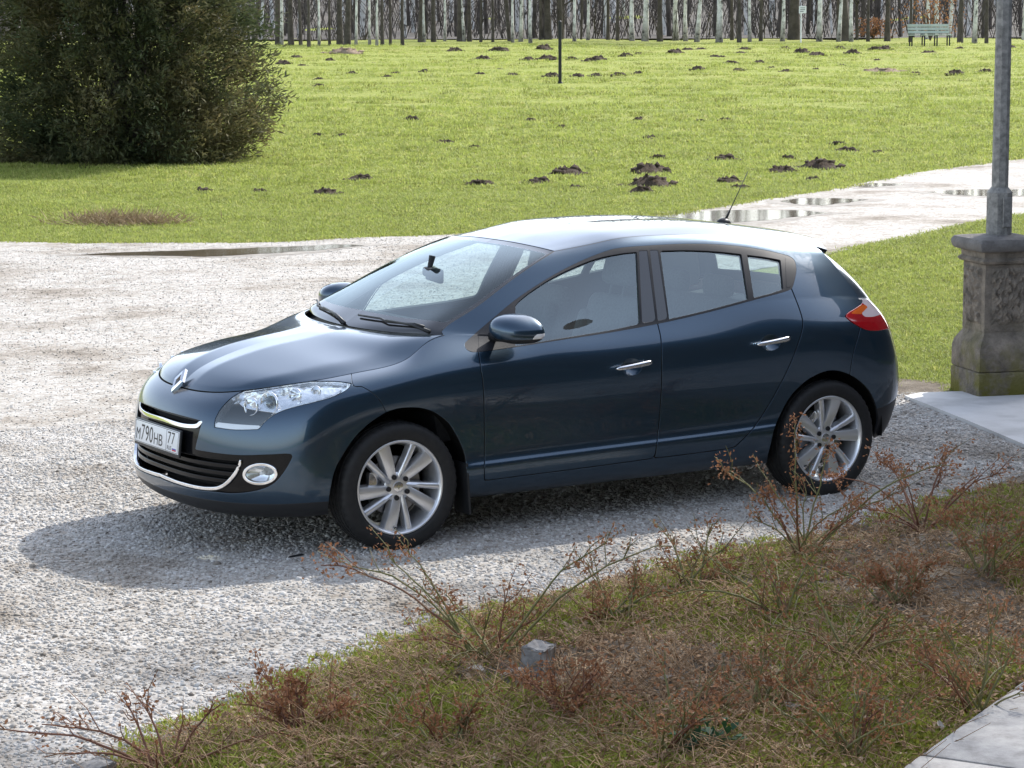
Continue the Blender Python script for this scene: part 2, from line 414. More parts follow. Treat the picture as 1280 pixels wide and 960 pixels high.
def take(s, poly, gap=.8, mask=None, keepgap=True):
    """lift the part inside the outline out of s; the shut line between becomes a sunk black groove"""
    i, o = cut(s, outline(s, poly, mask)+gap)
    if gap > 0:
        g, o = cut(o, outline(o, poly, mask)-gap)
        if keepgap: GAPS.append(g)
    return i, o
def offset(s, d): return Sf(s.V+s.N*d, s.N, s.T)
def edges_open(s):
    e = np.concatenate([s.T[:, [0, 1]], s.T[:, [1, 2]], s.T[:, [2, 0]]]); k = np.sort(e, 1)
    u, idx, cnt = np.unique(k, axis=0, return_index=True, return_counts=True)
    return e[idx[cnt == 1]]
def flanged(s, depth=.012, rnd=.0016, skip_mid=True):
    """patch with its free edges rolled over and turned inwards"""
    e = edges_open(s)
    if skip_mid: e = e[~((np.abs(s.V[e[:, 0], 1]) < 1e-4) & (np.abs(s.V[e[:, 1], 1]) < 1e-4))]
    if not len(e): return s
    d = s.V[e[:, 1]]-s.V[e[:, 0]]; nn = (s.N[e[:, 0]]+s.N[e[:, 1]]); t = np.cross(d, nn); t /= np.linalg.norm(t, axis=1, keepdims=True)+1e-12
    bv, inv = np.unique(e, return_inverse=True); inv = inv.reshape(-1, 2)
    tv = np.zeros((len(bv), 3)); np.add.at(tv, inv[:, 0], t); np.add.at(tv, inv[:, 1], t)
    n = s.N[bv]; tv -= n*(tv*n).sum(1, keepdims=True); tv /= np.linalg.norm(tv, axis=1, keepdims=True)+1e-12
    if skip_mid:
        onm = np.abs(s.V[bv, 1]) < 1e-4; tv[onm, 1] = 0
    k0 = len(s.V); m = len(bv)
    r0 = s.V[bv]; r1 = r0+tv*rnd-n*rnd*.9; r2 = r1-n*depth
    V = np.concatenate([s.V, r1, r1, r2]); h = (n+tv*1.6); h /= np.linalg.norm(h, axis=1, keepdims=True)
    N = np.concatenate([s.N, h, tv, tv])
    a, b = bv[inv[:, 0]], bv[inv[:, 1]]; a1, b1 = k0+inv[:, 0], k0+inv[:, 1]; a2, b2 = a1+m, b1+m; a3, b3 = a2+m, b2+m
    T = np.concatenate([s.T, np.stack([b, a, a1], 1), np.stack([b, a1, b1], 1), np.stack([b2, a2, a3], 1), np.stack([b2, a3, b3], 1)])
    return Sf(V, N, T)
def put(name, s, mat, parent, depth=.012, rnd=.0016, both=True, skip_mid=True):
    q = flanged(s, depth, rnd, skip_mid) if depth else s
    if not len(q.T): return None
    o = mesh_np(name, q.V, q.T, M[mat], parent, N=q.N)
    if depth and mat == 'paint' and len(q.T) > len(s.T) and len(o.data.polygons) == len(q.T):     # inner edge of a panel, blackened as the shade in the gap
        o.data.materials.append(M['gap']); m_ = np.zeros(len(q.T), np.int32); m_[-(len(q.T)-len(s.T))//2:] = 1; o.data.polygons.foreach_set('material_index', m_)
    if both: mirror_copy(o)
    return o

car = empty('parked_car', (0, 0, 0), 0, 'dark slate blue five-door hatchback parked on the gravel', 'car')

body = weld(join(grid_sf(A), grid_sf(B)))
# orientation: outward normals
if (body.N[:, 1].mean() > 0): body.N *= -1; body.T = body.T[:, ::-1]

fm = lambda s: s.V[:, 0] < .2
rm = lambda s: s.V[:, 0] > 1.9
ARCH_F = path([(409, 700), (409.5, 660), (410.5, 627), (417, 591.6), (429, 567), (444, 545.6), (460, 530), (479, 517), (494, 511), (509, 509), (526, 509.5), (541.6, 514), (556, 523.5), (566, 535), (579.5, 561.8), (584, 590), (584, 650), (583, 700)])
ARCH_R = path([(956, 640), (957.5, 600), (959, 573), (962.4, 559), (969.5, 530.8), (985.4, 499), (1003, 479.5), (1020.8, 468), (1038.5, 462.7), (1056, 465.3), (1074, 475), (1088, 490), (1096, 509.6), (1098, 527), (1093.5, 543), (1080, 600), (1070, 640)])
_, body = cut(body, outline(body, ARCH_F, lambda s: s.V[:, 0] < .8))
_, body = cut(body, outline(body, ARCH_R, rm))
FRONTCUT = path([(140, 489), (160, 497.5), (175, 503.8), (200, 511.9), (225, 518.8), (249, 525.2), (253, 526)], [(250, 535), (245.5, 553), (243.5, 562)],
                [(243.5, 562), (270, 566.3), (300, 569.0), (335, 568.2), (357, 567.0)], [(357, 567.0), (364.5, 568.5), (364, 575), (353, 593), (340, 606), (320, 613.6), (293, 617), (268, 615), (240, 611.5), (206, 600.5), (180, 586), (160, 570), (120, 540)])
insert, body = take(body, FRONTCUT, .35, fm)
HEAD = path([(267.7, 534.2), (269.3, 523.3), (276.7, 510), (290, 496.7), (306.7, 487.7), (326.7, 481.7), (353.3, 478.3), (386.7, 476.6), (420, 476.7), (439.5, 479.2)],
            [(439.5, 479.2), (433.3, 487.3), (416.7, 496), (393.3, 502.7), (373.3, 507.3), (353.3, 513.3), (340, 520), (330, 528.3), (323.3, 536.9)], [(323.3, 536.9), (293.3, 537.3), (267.7, 534.2)])
lens_f, body = take(body, HEAD, .6, fm)
TAIL = path([(1056, 395.2), (1061, 390.4), (1067, 386.9), (1076.6, 380.6)], [(1076.6, 380.6), (1077.5, 374.4), (1068.5, 364)], [(1068.5, 364), (1100, 350), (1140, 370), (1140, 409)], [(1109.4, 411.2), (1096.9, 413.4), (1084, 412.7), (1073.4, 408), (1062.5, 401), (1056, 395.2)])
lens_r, body = take(body, TAIL, .6, rm)
DLO = path([(580.5, 430), (582, 435), (586, 438.5), (597, 440), (640, 434.5), (686, 427.3), (760, 416), (826, 404.0), (886, 390.2), (937.5, 376.4), (972, 367.3), (985.6, 363), (990, 360.5), (993.4, 350), (995.6, 337), (993.4, 326), (988, 321), (980.5, 318.2),
            (954.7, 312.3), (920, 307.2), (886, 305), (851.6, 304.8), (808.5, 307), (775, 309.8), (755.8, 314.4), (726.5, 326), (697, 340.8), (668, 358.4), (642.5, 376), (619, 395.5), (599.5, 412), (584, 425.7), (580.5, 430)])
dlo, body = take(body, DLO, .25)
LIP = path([(100, 560), (166, 592.5), (206.7, 612.5), (273, 626.5), (340, 630.5), (406.7, 627.3), (430, 626)], [(430, 700), (100, 700)])
lip, body = take(body, LIP, .3, lambda s: s.V[:, 0] < -.3)
BUMP = path([(440, 440), (440.5, 479), (453, 483.5), (466, 491.4), (476, 502), (483, 516)], [(500, 540), (430, 700), (100, 700), (100, 400)])
bumper, body = take(body, BUMP, .7, lambda s: s.V[:, 0] < .0)
FD = path([(598.5, 420), (598.2, 440)], [(598.2, 440), (600.5, 456), (604.3, 484.7), (605.8, 540), (605.5, 595)], [(605.5, 600.5), (609, 600.6)], [(650, 595.2), (690, 590.2), (760, 581), (812, 573.8)],
          [(818, 572.5), (820.5, 560), (825.5, 510), (827.2, 470), (826.6, 427.5), (822, 404), (818, 385)])
fdoor, body = take(body, FD, .85)
RD = path([(818, 385), (822, 404), (826.6, 427.5), (827.2, 470), (825.5, 510), (820.5, 560), (818, 572.5)], [(822, 572.6), (880, 565.3), (912, 560.5)], [(919, 558.8), (930, 548), (942.8, 533.8), (963, 503), (978.8, 474), (990, 450), (997.5, 430.6), (1002.5, 414), (1003.6, 402), (1000, 388), (994, 372), (989.5, 361)], [(989, 350), (900, 330)])
rdoor, body = take(body, RD, .85)
RB = path([(1075.6, 400), (1074.5, 414), (1070, 430), (1066, 446), (1062, 470)], [(1062, 500), (1060, 700), (1200, 700), (1200, 400)])
rbump, body = take(body, RB, .75, rm)
RLIP = path([(1080, 513), (1097.5, 510.5), (1110, 506), (1120, 498), (1128, 488)], [(1200, 480), (1200, 700), (1060, 700)])
rlip, rbump = take(rbump, RLIP, .35, rm)
fender, body = cut(body, np.where(body.V[:, 2] > .985, 1., -1)*0+np.where((body.V[:, 0] < .46) & (body.V[:, 2] < 1.3), body.V[:, 0]-.455, 1.))

th_ = np.linspace(0, 2*np.pi, 40, endpoint=False)
BOWL = []
def dish(s, cx, cy, a, b_):
    i, o = cut(s, outline(s, np.stack([cx+a*np.cos(th_), cy+b_*np.sin(th_)], 1)))
    f = sdf(pxy(i.V), np.stack([cx+a*np.cos(th_), cy+b_*np.sin(th_)], 1)); i = Sf(i.V-i.N*(.022*np.clip(-f/b_*1.3, 0, 1)**.7)[:, None], i.N, i.T); return i, o
dish_f, fdoor = dish(fdoor, 789.5, 458.5, 13.5, 11); dish_r, rdoor = dish(rdoor, 963.6, 428, 12.5, 10.5)
put('front_bumper', bumper, 'paint', car)
put('bumper_lip', lip, 'black_plastic', car)
put('front_fender', fender, 'paint', car)
fd = put('front_door', fdoor, 'paint', car); rd = put('rear_door', rdoor, 'paint', car)
for dsh in (dish_f, dish_r):
    o = mesh_np('handle_recess', dsh.V, dsh.T, M['paint'], car, smooth=True); mirror_copy(o)
put('body_side', body, 'paint', car)
put('rear_bumper', rbump, 'paint', car); put('rear_bumper_skirt', rlip, 'grey_trim', car)
GAPJ = [offset(g, -.010) for g in GAPS if len(g.T)]
gap_done = join(*GAPJ)
put('shut_line', gap_done, 'gap', car, depth=0)

# ---- hood, windscreen, roof, tailgate: blended patches between the shared edges
def resamp(P, n):
    P = np.asarray(P, float); d = np.concatenate([[0], np.cumsum(np.linalg.norm(np.diff(P, axis=0), axis=1))]); d /= d[-1]
    t = np.linspace(0, 1, n); return np.stack([np.interp(t, d, P[:, k]) for k in range(3)], 1)
def curve(pts, n): return resamp(spl(np.array(pts, float), 24), n)
def coons(c0, c1, d0, d1):
    """c0,c1: curves along u at v=0,1 ; d0,d1: curves along v at u=0,1 -> grid (u,v)"""
    nu, nv = len(c0), len(d0); u = np.linspace(0, 1, nu)[:, None, None]; v = np.linspace(0, 1, nv)[None, :, None]
    S = (1-v)*c0[:, None]+v*c1[:, None]+(1-u)*d0[None]+u*d1[None]
    return S-((1-u)*(1-v)*c0[0]+u*(1-v)*c0[-1]+(1-u)*v*c1[0]+u*v*c1[-1])
edge = A[:8*SC+1, -1]                               # front centre -> A-pillar foot
kc = int(2.75*SC)
ins_dir = lambda P, d: P+d
tin = A[:8*SC+1, -1]-A[:8*SC+1, -3]; tin /= np.linalg.norm(tin, axis=1, keepdims=True)      # direction in which the nose and wing surfaces run on
gapw = np.interp(np.arange(len(edge)), [0, kc-SC, kc, len(edge)-1], [.0115, .0115, .010, .0085])[:, None]
hedge = edge+tin*gapw
fr = resamp(hedge[:kc+1], 41); sd_ = resamp(hedge[kc:], 61)
def inset(P, d):
    t = np.gradient(P, axis=0); n = np.stack([t[:, 1], -t[:, 0]], 1); n /= np.linalg.norm(n, axis=1, keepdims=True)+1e-9
    c = np.array([-.2, 0.]); s_ = np.sign(((c-P[:, :2])*n).sum(1))[:, None]; Q = P.copy(); Q[:, :2] += n*s_*d; return Q
sd_[0] = fr[-1]
fr[0, 1] = 0
HOODC = [fr[0], (-.66, 0, .832), (-.52, 0, .885), (-.30, 0, .942), (-.05, 0, .983), (.125, 0, 1.004)]
cen = curve(HOODC, 61)
back = curve([cen[-1], (.135, -.20, 1.003), (.175, -.42, 1.002), (.245, -.60, 1.008), sd_[-1]], 41)
hood = coons(cen, sd_, fr, back)
u = np.linspace(0, 1, 61)[:, None]; v = np.linspace(0, 1, 41)[None, :]
vc = .80-.02*u
prof = np.where(v < vc, 1-(v/vc)**2.6*.25, .75*np.clip((1-v)/(1-vc), 0, 1)**1.15)
# soften the crease
k_ = np.array([1, 2, 3, 2, 1])/9.
prof = np.apply_along_axis(lambda r: np.convolve(np.pad(r, 2, mode='edge'), k_, 'valid'), 1, np.broadcast_to(prof, (61, 41)))
prof[:, -1] = 0
win = np.sin(np.pi*np.clip(u, 0, 1)**.62)**.75
hood[..., 2] += .034*prof*win*np.clip(v/.3+.35, 0, 1)
hs = grid_sf(hood)
if hs.N[:, 2].mean() < 0: hs.N *= -1; hs.T = hs.T[:, ::-1]
put('hood', hs, 'paint', car)
# dark channel under the hood gap
nin = np.cross(np.gradient(edge, axis=0), tin); nin /= np.linalg.norm(nin, axis=1, keepdims=True); nin *= np.sign(nin[:, 2:]); ch = np.stack([edge-nin*.011-tin*.004, hedge-nin*.011+tin*.004], 1)
chs = grid_sf(ch); put('hood_channel', chs, 'gap', car, depth=0)

scol = B[0]                                          # windscreen edge, foot -> roof corner
cowl = curve([(.155, 0, 1.008), (.175, -.22, 1.008), (.225, -.45, 1.010), (.285, -.62, 1.018), scol[0]+[.006, .004, -.002]], 41)
wtop = curve([(1.055, 0, 1.402), (1.06, -.18, 1.400), (1.075, -.37, 1.391), (1.09, -.48, 1.382), scol[-1]+[0, .006, 0]], 41)
wc = curve([cowl[0], (.45, 0, 1.155), (.75, 0, 1.287), wtop[0]], 51)
ws = resamp(scol, 51)+np.array([0, .008, -.002]); ws[0] = cowl[-1]; ws[-1] = wtop[-1]
wsg = coons(wc, ws, cowl, wtop)                       # u up, v outwards
u = np.linspace(0, 1, 51)[:, None]; v = np.linspace(0, 1, 41)[None, :]
bul = np.sin(np.pi*u)*(1-v**4)*.022
wsg[..., 2] += bul*.85; wsg[..., 0] -= bul*.5
wss = grid_sf(wsg)
if wss.N[:, 2].mean() < 0: wss.N *= -1; wss.T = wss.T[:, ::-1]
U_, V_ = np.meshgrid(np.linspace(0, 1, 51), np.linspace(0, 1, 41), indexing='ij')
fr_v = np.minimum(np.minimum((U_-.115-.02*(1-V_)).ravel()*1.0, (.955-U_).ravel()), (.965-V_).ravel()*.66)
fr_f = fr_v - 0.0
clear, frit = cut(wss, -fr_f)
windscreen = put('windscreen', clear, 'screen', car, depth=0)
put('windscreen_border', frit, 'black_gloss', car, depth=.006, rnd=.001)
# sealing strip between windscreen and pillar
def strip(name, C, wdt, mat, n_up, both=True, h=.002):
    """flat strip that follows curve C, wdt wide towards n_up cross tangent"""
    t = np.gradient(C, axis=0); t /= np.linalg.norm(t, axis=1, keepdims=True)+1e-9
    b = np.cross(t, n_up); b /= np.linalg.norm(b, axis=1, keepdims=True)+1e-9; n = np.cross(b, t)
    n *= np.sign((n*n_up).sum(1, keepdims=True))
    ks = [(-.5, -h*2), (-.5, h*.4), (-.25, h), (.25, h), (.5, h*.4), (.5, -h*2)]
    g = np.stack([C+b*wdt*a+n*c for a, c in ks], 1); s = grid_sf(g)
    if (s.N*np.repeat(n, len(ks), 0)).sum() < 0: s.N *= -1; s.T = s.T[:, ::-1]
    return put(name, s, mat, car, depth=0, both=both)
outn = np.tile(np.array([[-.45, -.55, .7]]), (51, 1))
strip('pillar_seal', resamp(scol, 51)+np.array([0, .004, -.001]), .014, 'black_plastic', outn)

redge = B[:, -1]
rc = curve([wtop[0]+[.008, 0, .003], (1.25, 0, 1.440), (1.5, 0, 1.466), (1.8, 0, 1.473), (2.1, 0, 1.466), (2.4, 0, 1.441), (2.7, 0, 1.400), (2.90, 0, 1.366)], 71)
re_ = np.concatenate([redge, [redge[-1]+np.array([.05, .005, -.012]), redge[-1]+np.array([.10, .015, -.026])]])
re_ = resamp(re_, 71)+np.array([0, .012, .002]); re_[0] = wtop[-1]+[.008, .004, .003]
rf = wtop+np.array([.008, 0, .003]); rf[-1] = re_[0]; rf[0] = rc[0]
rb = curve([rc[-1], (2.905, -.2, 1.362), (2.90, -.40, 1.343), re_[-1]], 41)
roof = coons(rc, re_, rf, rb)
u = np.linspace(0, 1, 71)[:, None]; v = np.linspace(0, 1, 41)[None, :]
roof[..., 2] += .012*np.sin(np.pi*u)*(1-v**2)*v*1.6
rs = grid_sf(roof)
if rs.N[:, 2].mean() < 0: rs.N *= -1; rs.T = rs.T[:, ::-1]
Ug = np.repeat(np.linspace(0, 1, 71), 41)
spoil, rmain = cut(rs, .845-Ug)
g_, rmain2 = cut(rmain, np.linspace(0, 1, len(rmain.V))*0+1) if False else (None, rmain)
put('roof_panel', rmain, 'paint', car)
sp = Sf(spoil.V+np.array([.004, 0, 0]), spoil.N, spoil.T)
put('roof_spoiler', sp, 'paint', car, depth=.035, rnd=.004)
strip('roof_ditch', resamp(redge, 60)+np.array([0, .006, -.003]), .016, 'black_plastic', np.tile([[0, -.4, .9]], (60, 1)))
# tailgate with rear window
tg_side = np.concatenate([B[-1][::-1], ])            # roof corner -> tail lamp top (column 15)
low = A[15*SC:, -1]                                  # tail lamp top -> rear centre
tg_c = curve([(2.86, 0, 1.345), (3.00, 0, 1.23), (3.12, 0, 1.10), low[-1]], 41)
tg_s = resamp(tg_side, 41)+np.array([.002, .006, 0])
tg_t = curve([tg_c[0], (2.85, -.2, 1.342), (2.83, -.4, 1.33), tg_s[0]], 31)
tg_b = resamp(low[::-1], 31); tg_b[0] = tg_c[-1]; tg_s[-1] = tg_b[-1]
tg = coons(tg_c, tg_s, tg_t, tg_b)
u = np.linspace(0, 1, 41)[:, None]; v = np.linspace(0, 1, 31)[None, :]
tg[..., 0] += .045*np.sin(np.pi*np.clip(u*.9+.05, 0, 1))*(1-v**5)*v
ts = grid_sf(tg)
if ts.N[:, 0].mean() < 0: ts.N *= -1; ts.T = ts.T[:, ::-1]
Ug = np.repeat(np.linspace(0, 1, 41), 31); Vg = np.tile(np.linspace(0, 1, 31), 41)
win_, gate = cut(ts, -np.minimum(np.minimum(Ug-.12, .80-Ug), .86-Vg))
put('tailgate', gate, 'paint', car); put('rear_window', win_, 'glass', car, depth=0)

# ---- side windows
def sub(s, poly, gap=0.): return take(s, poly, gap, None, False)
GF = path([(643.8, 381), (643.8, 433)], [(686.4, 425.6), (760, 413.6), (800.6, 405.0)], [(796.2, 314.6), (775, 317), (746, 323), (716.7, 334.2), (687.4, 348.8), (658, 368.2), (643.8, 381)])
GR = path([(825, 313.2), (860, 312.6), (896, 314.2), (927, 317.4)], [(935.6, 374.3), (886, 387.6), (836.4, 399.3)])
GQ = path([(933.9, 318.4), (955, 321), (976, 324.8)], [(979.4, 361.5), (965, 366.6), (942.2, 372.6)])
BP1 = path([(798.4, 313.4), (809.3, 312.8)], [(820.2, 401.2), (802.6, 404.4)])
BP2 = path([(812.2, 312.4), (822.6, 312.2)], [(835, 398.6), (822.2, 401.2)])
CT = path([(981.5, 321.6), (988.6, 323.0), (993.3, 329.5), (994.6, 337), (992.5, 349), (989.6, 357.8)], [(983.2, 360)])
SAIL = path([(598.5, 416), (641.6, 379.5)], [(641.6, 434.2), (598.5, 440.0)])
def win_part(name, poly, mat, depth_in, flange, fl=.004):
    global dlo
    p, dlo = sub(dlo, poly)
    return put(name, offset(p, -depth_in), mat, car, depth=flange, rnd=.001)
win_part('front_door_window', GF, 'glass', .009, 0); win_part('rear_door_window', GR, 'glass', .009, 0); win_part('quarter_window', GQ, 'glass', .009, 0)
win_part('pillar_cover', BP1, 'black_gloss', .002, .006); win_part('pillar_cover', BP2, 'black_gloss', .002, .006)
win_part('window_corner_trim', CT, 'grey_trim', -.001, .01); win_part('mirror_sail_panel', SAIL, 'grey_trim', -.001, .01)
# the rest of the opening is rubber and plastic frame
put('window_frame', dlo, 'grey_trim', car, depth=.016, rnd=.002)

# ---- front insert: grille, chrome, fog lamps
SLOT = path([(120, 490), (160, 498.5), (175, 504.6), (200, 512.7), (225, 519.6), (246, 525.2)], [(249.4, 526.2), (243, 530.8)], [(243, 530.8), (225, 529.4), (200, 521.4), (181, 514), (160, 505), (120, 495)])
CHR = path([(120, 493), (160, 504), (181, 513.8), (200, 521.2), (225, 529.2), (243, 530.6), (249.2, 526.2)], [(252.6, 526.2), (248.5, 532), (243, 534.6), (225, 533.2), (200, 525), (181, 517.6), (160, 509), (120, 500)])
LOWG = path([(120, 530), (163, 546), (190, 556), (215, 564), (243, 568.6), (272, 572.5), (300.5, 574)], [(300.5, 574), (297, 584), (291.5, 594), (280, 605.5), (266.7, 610.5), (240, 607.8), (206.7, 597), (180, 582.5), (160, 566), (120, 545)])
CHL = path([(300.5, 573), (302.3, 573)], [(302.3, 573), (298.8, 584.5), (292.9, 595.5), (281.4, 607), (267, 612.4), (240, 609.6), (206.4, 598.7), (180, 584.4), (160, 568), (120, 548)], [(120, 544), (160, 565), (180, 581.5), (206.7, 596), (240, 606.8), (266.7, 609.5), (280, 604.5), (291, 593), (296.5, 584), (300.5, 573)])
th = np.linspace(0, 2*np.pi, 40, endpoint=False)
ell = lambda cx, cy, a, b, rot=0: np.stack([cx+a*np.cos(th)*np.cos(rot)-b*np.sin(th)*np.sin(rot), cy+a*np.cos(th)*np.sin(rot)+b*np.sin(th)*np.cos(rot)], 1)
ins0 = insert
chl, ins1 = sub(insert, CHL); chu, ins1 = sub(ins1, CHR)
slot, ins1 = sub(ins1, SLOT); lowg, ins1 = sub(ins1, LOWG); fog, ins1 = sub(ins1, ell(324.5, 593, 21.5, 13.2, -.04))
ring, fogl = cut(fog, -(outline(fog, ell(324.5, 593, 19.0, 11.0, -.04))))
grille = mesh_np('front_grille', *(lambda q: (q.V, q.T))(flanged(offset(ins1, -.012), .03, .001)), M['grille_black'], car, N=flanged(offset(ins1, -.012), .03, .001).N)
def put_sub(name, s, mat, depth=.01, rnd=.001, par=None):
    q = flanged(s, depth, rnd) if depth else s
    o = mesh_np(name, q.V, q.T, M[mat], par or grille, N=q.N); mirror_copy(o, par or grille); return o
mirror_copy(grille, grille, 'grille_surround')
put_sub('chrome_strip', offset(chu, -.001), 'chrome', .014, .003); put_sub('chrome_strip', offset(chl, .001), 'chrome', .014, .003)
put_sub('grille_backing', offset(join(slot, lowg), -.075), 'gap', 0)
for zs in (.365, .402, .439, .476):
    b_, _ = cut(lowg, np.abs(lowg.V[:, 2]-zs)-.0075)
    if len(b_.T): put_sub('grille_slat', offset(b_, -.022), 'grille_black', .035, .003)
for zs in (.647, .662):
    b_, _ = cut(slot, np.abs(slot.V[:, 2]-zs)-.0035)
    if len(b_.T): put_sub('grille_slat', offset(b_, -.03), 'black_plastic', .03, .002)
fo = mesh_np('fog_lamp', *(lambda q: (q.V, q.T))(flanged(offset(ring, -.002), .02, .003)), M['chrome'], car, N=flanged(offset(ring, -.002), .02, .003).N)
fo2 = mirror_copy(fo)
fc = fogl.V.mean(0); fn = fogl.N.mean(0); fn /= np.linalg.norm(fn)
bowl = offset(fogl, 0); dd = np.linalg.norm(fogl.V-fc, axis=1); bowl = Sf(fogl.V-fn*(.055*(1-(dd/dd.max())**2))[:, None]-fn*.006, fogl.N, fogl.T)
for par, mir in ((fo, 0), (fo2, 1)):
    q = mesh_np('fog_lamp_reflector', bowl.V*[1, -1 if mir else 1, 1], bowl.T, M['chrome'], par, smooth=True)
    q = mesh_np('fog_lamp_lens', offset(fogl, -.003).V*[1, -1 if mir else 1, 1], fogl.T, M['lens'], par, smooth=True)
    b_ = MB(); p = fc*[1, -1 if mir else 1, 1]; n_ = fn*[1, -1 if mir else 1, 1]
    b_.cone(p-n_*.05, p-n_*.018, .011, .009, 16); b_.build('fog_lamp_bulb', M['drl'], par, sharp=40)

# ---- headlamps
DRL = path([(269.3, 527.6), (296, 530.4), (324.5, 532)], [(323, 536.4), (293, 536.7), (268.2, 533.6)])
hl = mesh_np('headlamp', *(lambda q: (q.V, q.T))(flanged(lens_f, .02, .0012)), M['lens'], car, N=flanged(lens_f, .02, .0012).N)
drl, rest = sub(lens_f, DRL)
DARKL = path([(266, 536), (268, 524), (277, 510), (292, 497), (305, 505), (340, 512), (352, 514)], [(340, 520), (330, 528), (320, 540)])
dark_, rest2 = sub(rest, DARKL)
INDIC = path([(372, 481.5), (400, 480.5), (428, 480.8)], [(420, 489), (396, 498), (376, 502)])
indic, rest3 = sub(rest2, INDIC)
def bowl_at(u_, v_, r, dep, mat, name, par, mir, inner=None):
    """reflector bowl or projector behind the lens, facing forwards"""
    i = np.argmin(((pxy(lens_f.V)-[u_, v_])**2).sum(1)); p = lens_f.V[i].copy(); n = np.array([-.93, -.30, .05]); n /= np.linalg.norm(n)
    if mir: p[1] *= -1; n[1] *= -1
    p = p-n*.03
    b_ = MB(); pr = [(r*s_, -dep*(1-s_**2)) for s_ in np.linspace(.02, 1, 9)]+[(r*1.08, .004), (r*1.1, -.01)]
    b_.lathe(pr, 32); o = b_.build(name, M[mat], par, smooth=True, normals=False)
    o.matrix_basis = Matrix.Translation(Vector(p)) @ Vector(n).to_track_quat('Y', 'Z').to_matrix().to_4x4()
    return p, n
for mir in (0, 1):
    par = hl if not mir else mirror_copy(hl)
    mm = np.array([1, -1 if mir else 1, 1])
    def inn(name, s, d, mat, sm=True):
        T = s.T if not mir else s.T[:, ::-1]
        q = flanged(offset(s, -d), .012, .001); T = q.T if not mir else q.T[:, ::-1]
        mesh_np(name, q.V*mm, T, M[mat], par, N=q.N*mm)
    q = flanged(offset(lens_f, -.002), .06, .0005); k_ = len(lens_f.T); mesh_np('lamp_rim', q.V*mm, q.T[k_:] if not mir else q.T[k_:, ::-1], M['lamp_silver'], par, N=q.N*mm)
    inn('lamp_bucket', rest3, .035, 'lamp_silver'); inn('lamp_bezel', dark_, .045, 'dark_metal'); inn('running_light', drl, .006, 'drl'); inn('turn_signal', indic, .018, 'lamp_silver')
    q = offset(lens_f, -.11); mesh_np('lamp_housing', q.V*mm, q.T, M['dark_metal'], par, smooth=True)
    p, n = bowl_at(331, 506, .052, .045, 'chrome', 'projector', par, mir)
    b_ = MB(); bmesh.ops.create_uvsphere(b_.bm, u_segments=20, v_segments=12, radius=.034)
    o = b_.build('projector_lens', M['lens'], par, smooth=True); o.location = Vector(p-n*.012)
    b_ = MB(); bmesh.ops.create_uvsphere(b_.bm, u_segments=20, v_segments=12, radius=.028)
    o = b_.build('projector_core', M['black_gloss'], par, smooth=True); o.location = Vector(p-n*.02)
    bowl_at(308, 508, .040, .05, 'chrome', 'main_beam', par, mir); bowl_at(362, 495, .036, .04, 'chrome', 'reflector', par, mir); bowl_at(390, 490, .026, .03, 'chrome', 'reflector', par, mir)

# ---- tail lamps
AMB = path([(1062, 392.5), (1070, 386.5), (1078, 381.5), (1085, 383.5), (1083, 389), (1076, 393.0)])
CLR = path([(1066, 360), (1068.5, 364), (1076.8, 374), (1077.6, 379.5)], [(1084.5, 384), (1076, 392.5)], [(1081, 396.5), (1092, 396), (1106, 391)], [(1125, 380), (1100, 350)])  # outline of the sky reflection on the upper lamp
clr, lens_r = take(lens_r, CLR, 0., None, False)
M['clear_pink'] = simple('lamp_clear', (.70, .58, .58), .06, coat=1.)  # sky reflection on the upper lamp, painted in as pinkish white
amb, redp = take(lens_r, AMB, 0., lambda s: s.V[:, 0] < 3.05, False)
tl = mesh_np('tail_lamp', *(lambda q: (q.V, q.T))(flanged(offset(redp, .004), .014, .003)), M['red'], car, N=flanged(offset(redp, .004), .014, .003).N)
put_sub('tail_lamp_clear_lens', offset(clr, .004), 'clear_pink', .01, .001, tl)  # upper lamp piece that carries the painted sky reflection
put_sub('tail_lamp_indicator', offset(amb, .004), 'amber', .01, .001, tl)
mirror_copy(tl)
# ---------------------------------------------------------------- wheels
def tyre_mesh():
    n = 200; hs = []
    prof = [(.2325, .080), (.2345, .0945), (.239, .1005), (.252, .105), (.28, .1065), (.302, .100), (.3135, .088), (.3175, .074), (.3185, .062), (.3125, .060), (.3125, .053), (.3188, .051), (.3192, .024), (.313, .022), (.313, .014), (.3195, .012)]
    prof = prof+[(r, -h) for r, h in prof[::-1]]
    V = []
    for i, (r, h) in enumerate(prof):
        for k in range(n):
            rr = r; hh = h
            if .070 <= abs(h) <= .090 and k % 4 == 0: rr -= .0045
            if .012 <= abs(h) <= .062 and (k+int(h*300)) % 5 == 0: rr -= .003
            if .245 < r < .30 and abs(h) > .1: hh += .0006*math.copysign(1, h)*(1 if (k//3) % 2 else 0)*(1 if r > .27 else 0)
            a = 2*math.pi*k/n; V.append((rr*math.cos(a), hh, rr*math.sin(a)))
    m = len(prof); i, k = np.meshgrid(np.arange(m-1), np.arange(n), indexing='ij')
    F = np.stack([i*n+k, i*n+(k+1) % n, (i+1)*n+(k+1) % n, (i+1)*n+k], -1).reshape(-1, 4)
    o = mesh_np('tyre', V, F, M['rubber']); o.data.flip_normals()
    o.data.polygons.foreach_set('use_smooth', np.ones(len(o.data.polygons), bool)); o.data.set_sharp_from_angle(angle=R_(38))
    return o
